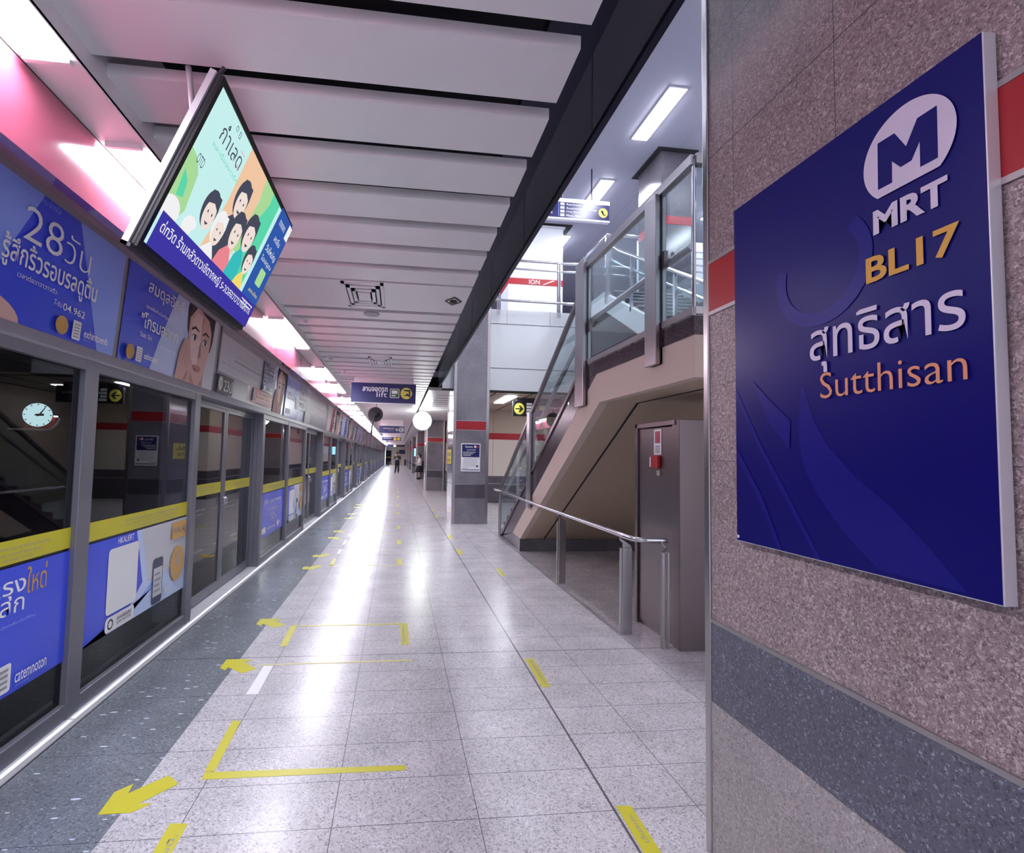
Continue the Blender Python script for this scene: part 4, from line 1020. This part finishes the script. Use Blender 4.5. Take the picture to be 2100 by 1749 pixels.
# ------------------------------------------------------------------ walls on the right and around the hall
b = MB()
def banded(mb, f):
    f(mb, 0, .62, m_column_dark); f(mb, .62, .64, m_greyprint); f(mb, .64, .88, m_column_dark); f(mb, .88, 2.09, m_cream_wall); f(mb, 2.09, 2.3, m_red); f(mb, 2.3, 3.1, m_tan_wall)
banded(b, lambda mb, a_, c_, m: mb.box(2.1, 9.0, 16.8, 16.95, a_, c_, m))
for x in (2.55, 3.15, 4.35, 5.55): b.box(x, x+.006, 16.797, 16.81, .88, 3.1, m_groove)
struct(b.build('wall_back'))
b = MB(); banded(b, lambda mb, a_, c_, m: mb.box(2.1, 2.25, 16.95, YF, a_, c_, m)); struct(b.build('wall_right'))
b = MB(); b.box(6.0, 6.15, YN, 16.8, 0, 5.0, m_tan_wall); struct(b.build('wall_right'))
b = MB()
b.box(-1.7, 2.25, 78.8, 79, 0, 3.4, m_cream_wall); b.box(1.1, 2.2, 78.77, 78.8, 0, .85, m_column_dark); struct(b.build('wall_end'))
b = MB(); b.box(-1.7, -.85, 78.7, 78.78, .05, 2.2, m_glass_dark); b.box(-1.7, -.85, 78.72, 78.79, .05, 2.2, m_black); b.box(-1.7, -.85, 78.68, 78.7, 1.1, 1.2, m_yellow); struct(b.build('door_1'))
t = thing('end_sign', 'yellow sign with dark board on the far end wall of the platform', 'sign', (.3, 78.7, 1.9))
d = MB(); d.box(-.4, .1, 78.7, 78.76, 2.9, 3.3, m_yellow); d.build('yellow_panel', t); d = MB(); d.box(.3, 1.2, 78.7, 78.76, 1.7, 2.3, m_navy2); d.build('board', t)
# white panelled end wall of the hall with the concourse above
b = MB(); b.box(1.0, 4.2, 11.8, 12.05, 3.06, 5.0, m_white_panel)
for z in (3.59, 4.65): b.box(1.0, 4.2, 11.797, 11.81, z, z+.012, m_groove)
b.box(1.0, 4.2, 11.79, 12.05, 3.05, 3.07, m_groove)
for x in (2.5, 3.55): b.box(x, x+.005, 11.798, 11.81, 4.66, 5.0, m_groove)
struct(b.build('wall_front'))
b = MB(); b.box(-3, 13, 12.05, 34, 4.7, 5.0, m_plaster); b.box(4.2, 13, 10.12, 11.8, 4.6, 5.0, m_white_panel); b.box(5.8, 13, YN, 10.12, 4.6, 5.0, m_plaster); b.box(-3, .95, YN, 11.8, 4.7, 5.0, m_plaster); struct(b.build('floor'))
b = MB(); b.box(-3, 13, -6, 34, 8.9, 9.0, m_plaster)
for x in (3.6, 6.4): b.box(x, x+.02, -6, 34, 8.895, 8.91, m_greyprint)
struct(b.build('ceiling'))
b = MB(); b.box(-3, 13, 33.8, 34, 5, 8.9, m_plaster); struct(b.build('wall_concourse'))
b = MB(); b.box(12.8, 13, -6, 34, 0, 8.9, m_plaster); struct(b.build('wall_concourse_right'))
b = MB(); b.box(6.9, 12, 14.0, 14.2, 5.0, 8.0, m_offwhite)
for k in range(14): b.box(6.9, 12, 13.99, 14.01, 5.1+.2*k, 5.13+.2*k, m_greyprint)
tag(b.build('roller_shutter'), 'pale ribbed roller shutter behind the balustrade glass on the upper level', 'shutter')
# concourse columns
t = thing('concourse_column', 'square grey upper level column under a dark ceiling recess, right of the hanging lamps', 'column', (6.4, 11.8, 5))
d = MB(); d.box(6.05, 6.8, 11.2, 12.35, 5, 8.9, m_column_dark); d.build('shaft', t)
d = MB(); d.box(6.04, 6.81, 11.19, 12.36, 7.1, 7.3, m_red); d.build('red_band', t)
d = MB(); d.box(5.92, 6.93, 11.08, 12.48, 8.87, 8.905, m_groove); d.build('recess_shade', t)  # dark plate under the ceiling, standing in for the recess's shade
t = thing('concourse_column', 'broad white lit upper level column above the white panel wall', 'column', (4.3, 16, 5))
d = MB(); d.box(3.3, 5.05, 15.46, 16.6, 5, 8.78, m_white_panel); d.build('shaft', t)
d = MB(); d.box(3.29, 5.06, 15.45, 16.61, 6.92, 7.12, m_red); d.build('red_band', t)
a = Art((3.3, 15.45, 6.92), (1,0,0), (0,0,1), .004); a.text('ION', .66, .03, .14, m_white, 0, .34); a.poly([(1.1,.03),(1.15,.03),(1.5,.17),(1.4,.17)], m_white); a.build('lettering', t)
d = MB(); d.box(3.2, 5.33, 15.36, 16.7, 8.87, 8.905, m_groove); d.build('recess_shade', t)  # flat dark plate again paints the shaded recess
d = MB(); d.box(3.28, 5.1, 15.4, 16.6, 8.78, 8.84, m_offwhite); d.build('cap', t)
# upper guard rails
g = thing('guard_rail', 'polished tubular guard rail along the top of the white panel wall', 'railing', (3, 11.6, 4.8))
for z, x0, r in ((6.15, 2.0, .03), (5.95, 2.0, .024), (5.18, 2.0, .03)):
    d = MB(); d.tube([(x0, 11.65, z), (4.2, 11.65, z)], r, m_steel_lt, 12); d.build('rail', g)
for x in (2.26, 3.72, 4.2):
    d = MB(); d.box(x-.035, x-.012, 11.62, 11.7, 4.83, 6.16, m_steel_lt); d.box(x+.012, x+.035, 11.62, 11.7, 4.83, 6.16, m_steel_lt); d.build('post', g)
g = thing('balustrade', 'upper level glass balustrade along the concourse edge above the upper flight', 'balustrade', (4.2, 10.8, 5), 'glass balustrades')
d = MB(); d.tube([(4.2,11.6,6.15),(4.2,9.95,6.15),(4.9,9.95,6.15)], .03, m_steel_lt, 10); d.build('top_rail', g)
d = MB(); d.box(4.195, 4.205, 9.98, 11.55, 4.9, 6.12, m_glass); d.build('glass_pane', g)
d = MB(); d.box(4.16, 4.24, 9.93, 9.99, 4.7, 6.15, m_steel_lt); d.build('post', g)
# upper sign
t = thing('hanging_sign', 'blue hanging direction sign with a round arrow mark on the upper level', 'sign', (4.4, 12.2, 7.53))
d = MB(); d.box(3.4, 5.19, 12.2, 12.3, 7.53, 8.03, m_navy); d.build('case', t, .004)
d = MB(); d.box(3.39, 5.2, 12.19, 12.31, 7.95, 8.05, m_alu); d.box(3.39, 5.2, 12.19, 12.31, 7.51, 7.55, m_alu); d.build('edge_trim', t)
for x in (3.95, 4.74): d = MB(); d.tube([(x,12.25,8.04),(x,12.25,8.9)], .02, m_dkgrey, 8); d.build('rod', t)
a = Art((3.4, 12.2, 7.53), (1,0,0), (0,0,1), .012); a.rect(.02,.02,1.77,.42,m_navy)
for r in range(4): a.rect(.5, .05+.095*r, .61, .12+.095*r, m_offwhite); a.text(['Phra Ram 9', 'Huai Khwang', 'Sutthisan', 'Ratchada'][r], .66, .055+.095*r, .05, m_white, .006, .5-.04*r)
a.rect(.45, .05, .465, .4, m_skyb); a.rect(.1, .2, .3, .28, m_white); a.text('Exit', .15, .1, .07, m_white, .01, .15)
a.text('สถานีปลายทาง', 1.2, .23, .05, m_white, .01, .25)
a.ell(1.62, .21, .12, .125, m_yellowprint); a.poly([(1.55,.25),(1.6,.28),(1.6,.17),(1.66,.13),(1.70,.17),(1.69,.19),(1.66,.16),(1.63,.18),(1.63,.25)], m_blackprint); a.build('lettering', t)
# lower arrow sign behind the stairs
t = thing('hanging_sign', 'black hanging sign with a yellow arrow disc behind the stair balustrade', 'sign', (3.4, 13, 2.58), None)
d = MB(); d.box(2.95, 4.43, 13, 13.08, 2.58, 2.97, m_blackprint); d.build('case', t, .004)
d = MB(); d.box(3.05, 4.3, 13.03, 13.05, 2.97, 3.06, m_dkgrey); d.build('hanger', t)
a = Art((2.95, 13, 2.58), (1,0,0), (0,0,1), .002); a.rect(.01,.01,1.47,.38,m_blackprint); a.ell(.17, .19, .135, .15, m_yellowprint)
a.poly([(.06,.175),(.2,.175),(.15,.115),(.19,.1),(.28,.19),(.19,.28),(.15,.265),(.2,.205),(.06,.205)], m_blackprint)
for r in range(4): a.rect(.36, .05+.08*r, .54-.03*(r % 2), .11+.08*r, m_white)
a.rect(.7, .17, .86, .28, m_yellowprint); a.text('ทางออก Exit', .95, .2, .07, m_white, .01, .4); a.build('lettering', t)

# ------------------------------------------------------------------ lamps: hall and low ceiling
m_conc = lamp('hall_lamp_glow', CONCOURSE_L)
n = 0
for x in (5.18, 1.75, 9.0):  # second and third rows are unseen lamps added to light the hall
    for yy in (2.35, 5.79, 9.23, 12.67, 16.11):
        near = {(5.18,9.23): 'bright oblong hall lamp above the balustrade, the larger one seen', (5.18,12.67): 'bright oblong hall lamp just above the upper blue sign'}.get((x,yy))
        t = thing('hall_lamp', near or 'oblong lamp on the high hall ceiling out of sight, %s of the hidden ones' % ORD[n], 'lamp', (x+.16, yy+.8, 8.85), 'oblong lamps on the hall ceiling'); n += 0 if near else 1
        d = MB(); d.box(x, x+.32, yy, yy+1.62, 8.85, 8.87, m_conc); d.build('diffuser', t)
        d = MB(); d.box(x-.03, x+.35, yy-.03, yy+1.65, 8.87, 8.9, m_slat); d.build('housing', t)
m_low = lamp('low_ceiling_lamp_glow', LOW_L)
for i, (x, yy, lbl) in enumerate(((2.7, 12.6, 'oblong lamp in the low ceiling left of the yellow arrow sign'), (4.6, 13.5, 'oblong lamp in the low ceiling behind the stair glass'))):
    t = thing('low_ceiling_lamp', lbl, 'lamp', (x+.13, yy+.8, 3.03), 'oblong lamps in the low ceiling')
    d = MB(); d.box(x, x+.26, yy, yy+1.7, 3.03, 3.045, m_low); d.build('diffuser', t)
# sprinklers on the hall ceiling
for i, (x, yy) in enumerate(((3.75,8.6),(3.8,11.0))):
    d = MB(); d.tube([(x,yy,8.9),(x,yy,8.75)], .012, m_steel, 8); d.tube([(x,yy,8.75),(x,yy,8.735)], .05, m_steel, 12); d.tube([(x-.0,yy,8.76),(x+.12,yy,8.76)], .012, m_steel, 8)
    tag(d.build('sprinkler'), ['small sprinkler on the hall ceiling left of the large lamp', 'small sprinkler on the hall ceiling left of the far lamp'][i], 'sprinkler')

# ------------------------------------------------------------------ people
def skin_body(name, pts, edges, m, parent, root=0):
    me = bpy.data.meshes.new(name); me.from_pydata([p[:3] for p in pts], edges, [])
    me.materials.append(m)
    o = bpy.data.objects.new(name, me); COL.objects.link(o); o.parent = parent
    sk = o.modifiers.new('skin', 'SKIN'); sk.use_smooth_shade = True
    me.skin_vertices.new(name='skin') if not me.skin_vertices else None
    for i, p in enumerate(pts):
        v = me.skin_vertices[0].data[i]; r = p[3] if isinstance(p[3], tuple) else (p[3], p[3]); v.radius = r; v.use_root = (i == root)
    sub = o.modifiers.new('sub', 'SUBSURF'); sub.levels = 2; sub.render_levels = 2
    return o
def limb(o_pts, o_edges, start, seq):
    last = start
    for p in seq:
        o_pts.append(p); o_edges.append((last, len(o_pts)-1)); last = len(o_pts)-1
    return last
def hand(P, E, wrist, c, d, side):
    """palm with four fingers and a thumb hanging along direction d"""
    d = Vector(d).normalized(); s = Vector(side).normalized(); c = Vector(c)
    P.append((*(c+d*.05), (.034,.018))); E.append((wrist, len(P)-1)); palm = len(P)-1
    for q, ln in enumerate((.065,.075,.07,.055)):
        b0 = c+d*.09+s*(-.027+.018*q); k = limb(P, E, palm, [(*b0, .0085), (*(b0+d*ln*.5+s*.002), .008), (*(b0+d*ln+d.cross(s)*.015), .0065)])
    b0 = c+d*.04-s*.035; limb(P, E, palm, [(*b0, .011), (*(b0+d*.03-s*.012), .010), (*(b0+d*.055-s*.008), .008)])
def head_mesh(mb, c, fwd, m):
    """head turned along fwd (unit xy): skull, jaw, nose, ears"""
    f_ = Vector((fwd[0], fwd[1], 0)).normalized(); s_ = Vector((-f_.y, f_.x, 0)); c = Vector(c)
    mb.ellipsoid(c, (.078,.078,.105), m, 18, 14); mb.ellipsoid(c+f_*.022+Vector((0,0,-.045)), (.058,.058,.068), m, 14, 10)
    mb.ellipsoid(c+f_*.088+Vector((0,0,-.018)), (.014,.014,.02), m, 8, 6)
    for q in (-1, 1): mb.ellipsoid(c+s_*(.076*q)+Vector((0,0,-.012)), (.014,.014,.028), m, 8, 6)
    for q in (-1, 1): mb.ellipsoid(c+s_*(.03*q)+f_*.07+Vector((0,0,.008)), (.013,.013,.008), m_blackprint, 8, 6)
    mb.ellipsoid(c+f_*.078+Vector((0,0,-.062)), (.02,.02,.007), m_redprint, 8, 6)
# schoolgirl: faces the tracks (-x), leaning in front of the third column
PX, PY = 1.43, 32.6
t = thing('person', 'person in white school blouse and long black skirt standing by the third column', 'person', (PX, PY, 0))
P = [(0,0,.86,(.115,.10))]; Ed = []
chest = limb(P, Ed, 0, [(.015,0,1.0,(.10,.085)), (.03,0,1.17,(.125,.10)), (.025,0,1.27,(.12,.08))])
nk = limb(P, Ed, chest, [(.01,0,1.34,.048), (-.01,0,1.40,.045)])
for q in (-1, 1):
    w_ = limb(P, Ed, chest, [(.02,.14*q,1.27,.05), (.03,.18*q,1.06,.04), (-.13,.11*q,.98,.032), (-.2,.04*q,1.0,.026)])
    hand(P, Ed, w_, (-.2,.04*q,1.0), (-.8,-.4*q,.1), (0,0,1))
for q in (-1, 1):
    limb(P, Ed, 0, [(0,.07*q,.8,.08), (-.01+.02*q,.075*q,.46,.055), (.0+.02*q,.075*q,.26,.05), (.02*q,.075*q,.08,.036), (-.02+.02*q,.075*q,.045,.034), (-.11+.02*q,.075*q,.03,.028)])
skin_body('body', P, Ed, m_skin, t)
def ring_loft(mb, rings, m, n=20):
    v = []; f_ = []
    for (x, y, z, rx, ry) in rings:
        for j in range(n):
            an = 2*math.pi*j/n; v.append((x+rx*math.cos(an), y+ry*math.sin(an), z))
    for i in range(len(rings)-1):
        for j in range(n): f_.append((i*n+j, i*n+(j+1) % n, (i+1)*n+(j+1) % n, (i+1)*n+j))
    mb.add(v, f_, m, True)
def local_build(mb, name, parent):
    o = mb.build(name); o.parent = parent; return o
m_blouse = mat('white_cotton_blouse', rgb(220,216,220), .8); m_skirt = mat('black_pleated_skirt', rgb(24,22,32), .8)
d = MB(); head_mesh(d, (-.03,0,1.49), (-1,0), m_skin); local_build(d, 'head', t)
d = MB(); d.ellipsoid((.0,0,1.525), (.098,.094,.095), m_hair, 18, 12); d.ellipsoid((.035,0,1.46), (.068,.086,.085), m_hair, 16, 10); local_build(d, 'hair', t)
d = MB(); ring_loft(d, [(.0,0,.86,.155,.155),(.02,0,1.0,.145,.15),(.03,0,1.15,.15,.165),(.025,0,1.28,.13,.16),(.015,0,1.345,.065,.07)], m_blouse)
for q in (-1, 1): d.tube([(.02,.12*q,1.29),(.03,.175*q,1.2),(.03,.19*q,1.07)], [.07,.075,.07], m_blouse, 12)
local_build(d, 'blouse', t)
d = MB(); ring_loft(d, [(.0,0,.9,.14,.145),(-.005,0,.78,.19,.2),(-.03,0,.5,.26,.25),(-.03,0,.46,.25,.24)], m_skirt); local_build(d, 'skirt', t)
d = MB()
for q in (-1, 1): d.ellipsoid((-.05+.02*q,.075*q,.045), (.12,.045,.045), m_black, 14, 8); d.tube([(.02*q,.075*q,.05),(.02*q,.075*q,.14)], .042, m_whitetape if False else m_black, 10)
local_build(d, 'shoes', t)
t2 = thing('bag', 'dark bag hanging at the back of the person in the white blouse', 'bag', (PX+.2, PY, .75))
d = MB(); d.ellipsoid((PX+.22, PY-.02, .98), (.09,.15,.2), m_black, 16, 12); d.build('pouch', t2)
d = MB(); d.tube([(PX+.2,PY-.08,1.1),(PX+.12,PY-.12,1.33),(PX-.05,PY-.1,1.28)], .012, m_black, 8); d.build('strap', t2)
# walking passenger: walks away along the platform
WX, WY = .03, 42.5
t = thing('person', 'person in khaki top and dark trousers walking away along the platform', 'person', (WX, WY, 0))
P = [(0,0,.98,(.135,.11))]; Ed = []
chest = limb(P, Ed, 0, [(0,.0,1.15,(.13,.10)), (0,.02,1.34,(.165,.12)), (0,.02,1.45,(.16,.09))])
limb(P, Ed, chest, [(0,.02,1.53,.055), (0,.03,1.6,.052)])
for q, ph in ((-1, .12), (1, -.1)):
    w_ = limb(P, Ed, chest, [(.2*q,.02,1.44,.06), (.26*q,.02-ph*.3,1.18,.047), (.27*q,.02+ph,.94,.034)])
    hand(P, Ed, w_, (.27*q,.02+ph,.93), (0,.1,-1), (0,1,0))
for q, ft in ((-1, -.2), (1, .12)):
    limb(P, Ed, 0, [(.09*q,0,.92,.10), (.10*q,ft*.3,.52,.07), (.11*q+(.0 if q > 0 else -.05),ft*.8,.12,.04), (.11*q+(.0 if q > 0 else -.05),ft,.05,.036), (.12*q+(.0 if q > 0 else -.05),ft+.12,.03,.03)])
skin_body('body', P, Ed, m_skin, t)
m_khaki = mat('khaki_cloth', rgb(86,82,74), .85); m_trouser = mat('dark_trousers', rgb(30,34,46), .85)
d = MB(); head_mesh(d, (0,.03,1.69), (0,1), m_skin); local_build(d, 'head', t)
d = MB(); d.ellipsoid((0,.01,1.72), (.092,.1,.105), m_hair, 18, 12); d.ellipsoid((0,-.03,1.66), (.085,.075,.1), m_hair, 16, 10); local_build(d, 'hair', t)
d = MB(); ring_loft(d, [(0,0,1.0,.17,.14),(0,.0,1.15,.165,.13),(0,.02,1.32,.2,.145),(0,.02,1.45,.19,.12),(0,.02,1.53,.08,.08)], m_khaki)
for q, ph in ((-1, .12), (1, -.1)): d.tube([(.15*q,.02,1.46),(.22*q,.02,1.4),(.265*q,.02-ph*.3,1.17)], [.08,.078,.06], m_khaki, 12)
local_build(d, 'shirt', t)
d = MB(); ring_loft(d, [(0,0,1.06,.165,.135),(0,0,.95,.18,.15),(0,0,.86,.18,.15)], m_trouser)
for q, ft in ((-1, -.2), (1, .12)):
    xo = 0 if q > 0 else -.05
    d.tube([(.09*q,0,.95),(.095*q,ft*.15,.75),(.10*q,ft*.35,.5),(.11*q+xo,ft*.8,.1)], [.105,.1,.08,.058], m_trouser, 14)
local_build(d, 'trousers', t)
d = MB()
for q, ft in ((-1, -.2), (1, .12)): d.ellipsoid((.115*q+(0 if q > 0 else -.05), ft+.05, .05), (.05,.13,.05), m_black if q < 0 else m_whitetape, 14, 8)
local_build(d, 'shoes', t)
t2 = thing('rucksack', 'grey green rucksack on the back of the walking person', 'bag', (WX, WY-.2, 1.1))
d = MB(); d.ellipsoid((WX, WY-.19, 1.28), (.16,.1,.22), mat('olive_rucksack', rgb(70,66,56), .85), 16, 12); d.build('pack', t2)
d = MB(); d.ellipsoid((WX, WY-.27, 1.2), (.1,.05,.09), m_greyprint, 14, 10); d.build('pocket', t2)
# small blue screen on the fourth column
t = thing('wall_screen', 'small light blue notice on the side of a far column', 'screen', (1.6, 43.9, 1.5))
d = MB(); d.box(1.45, 1.85, 43.93, 43.96, 1.45, 2.1, lamp('column_notice_glow', 1.2, (.3,.66,1))); d.build('panel', t)
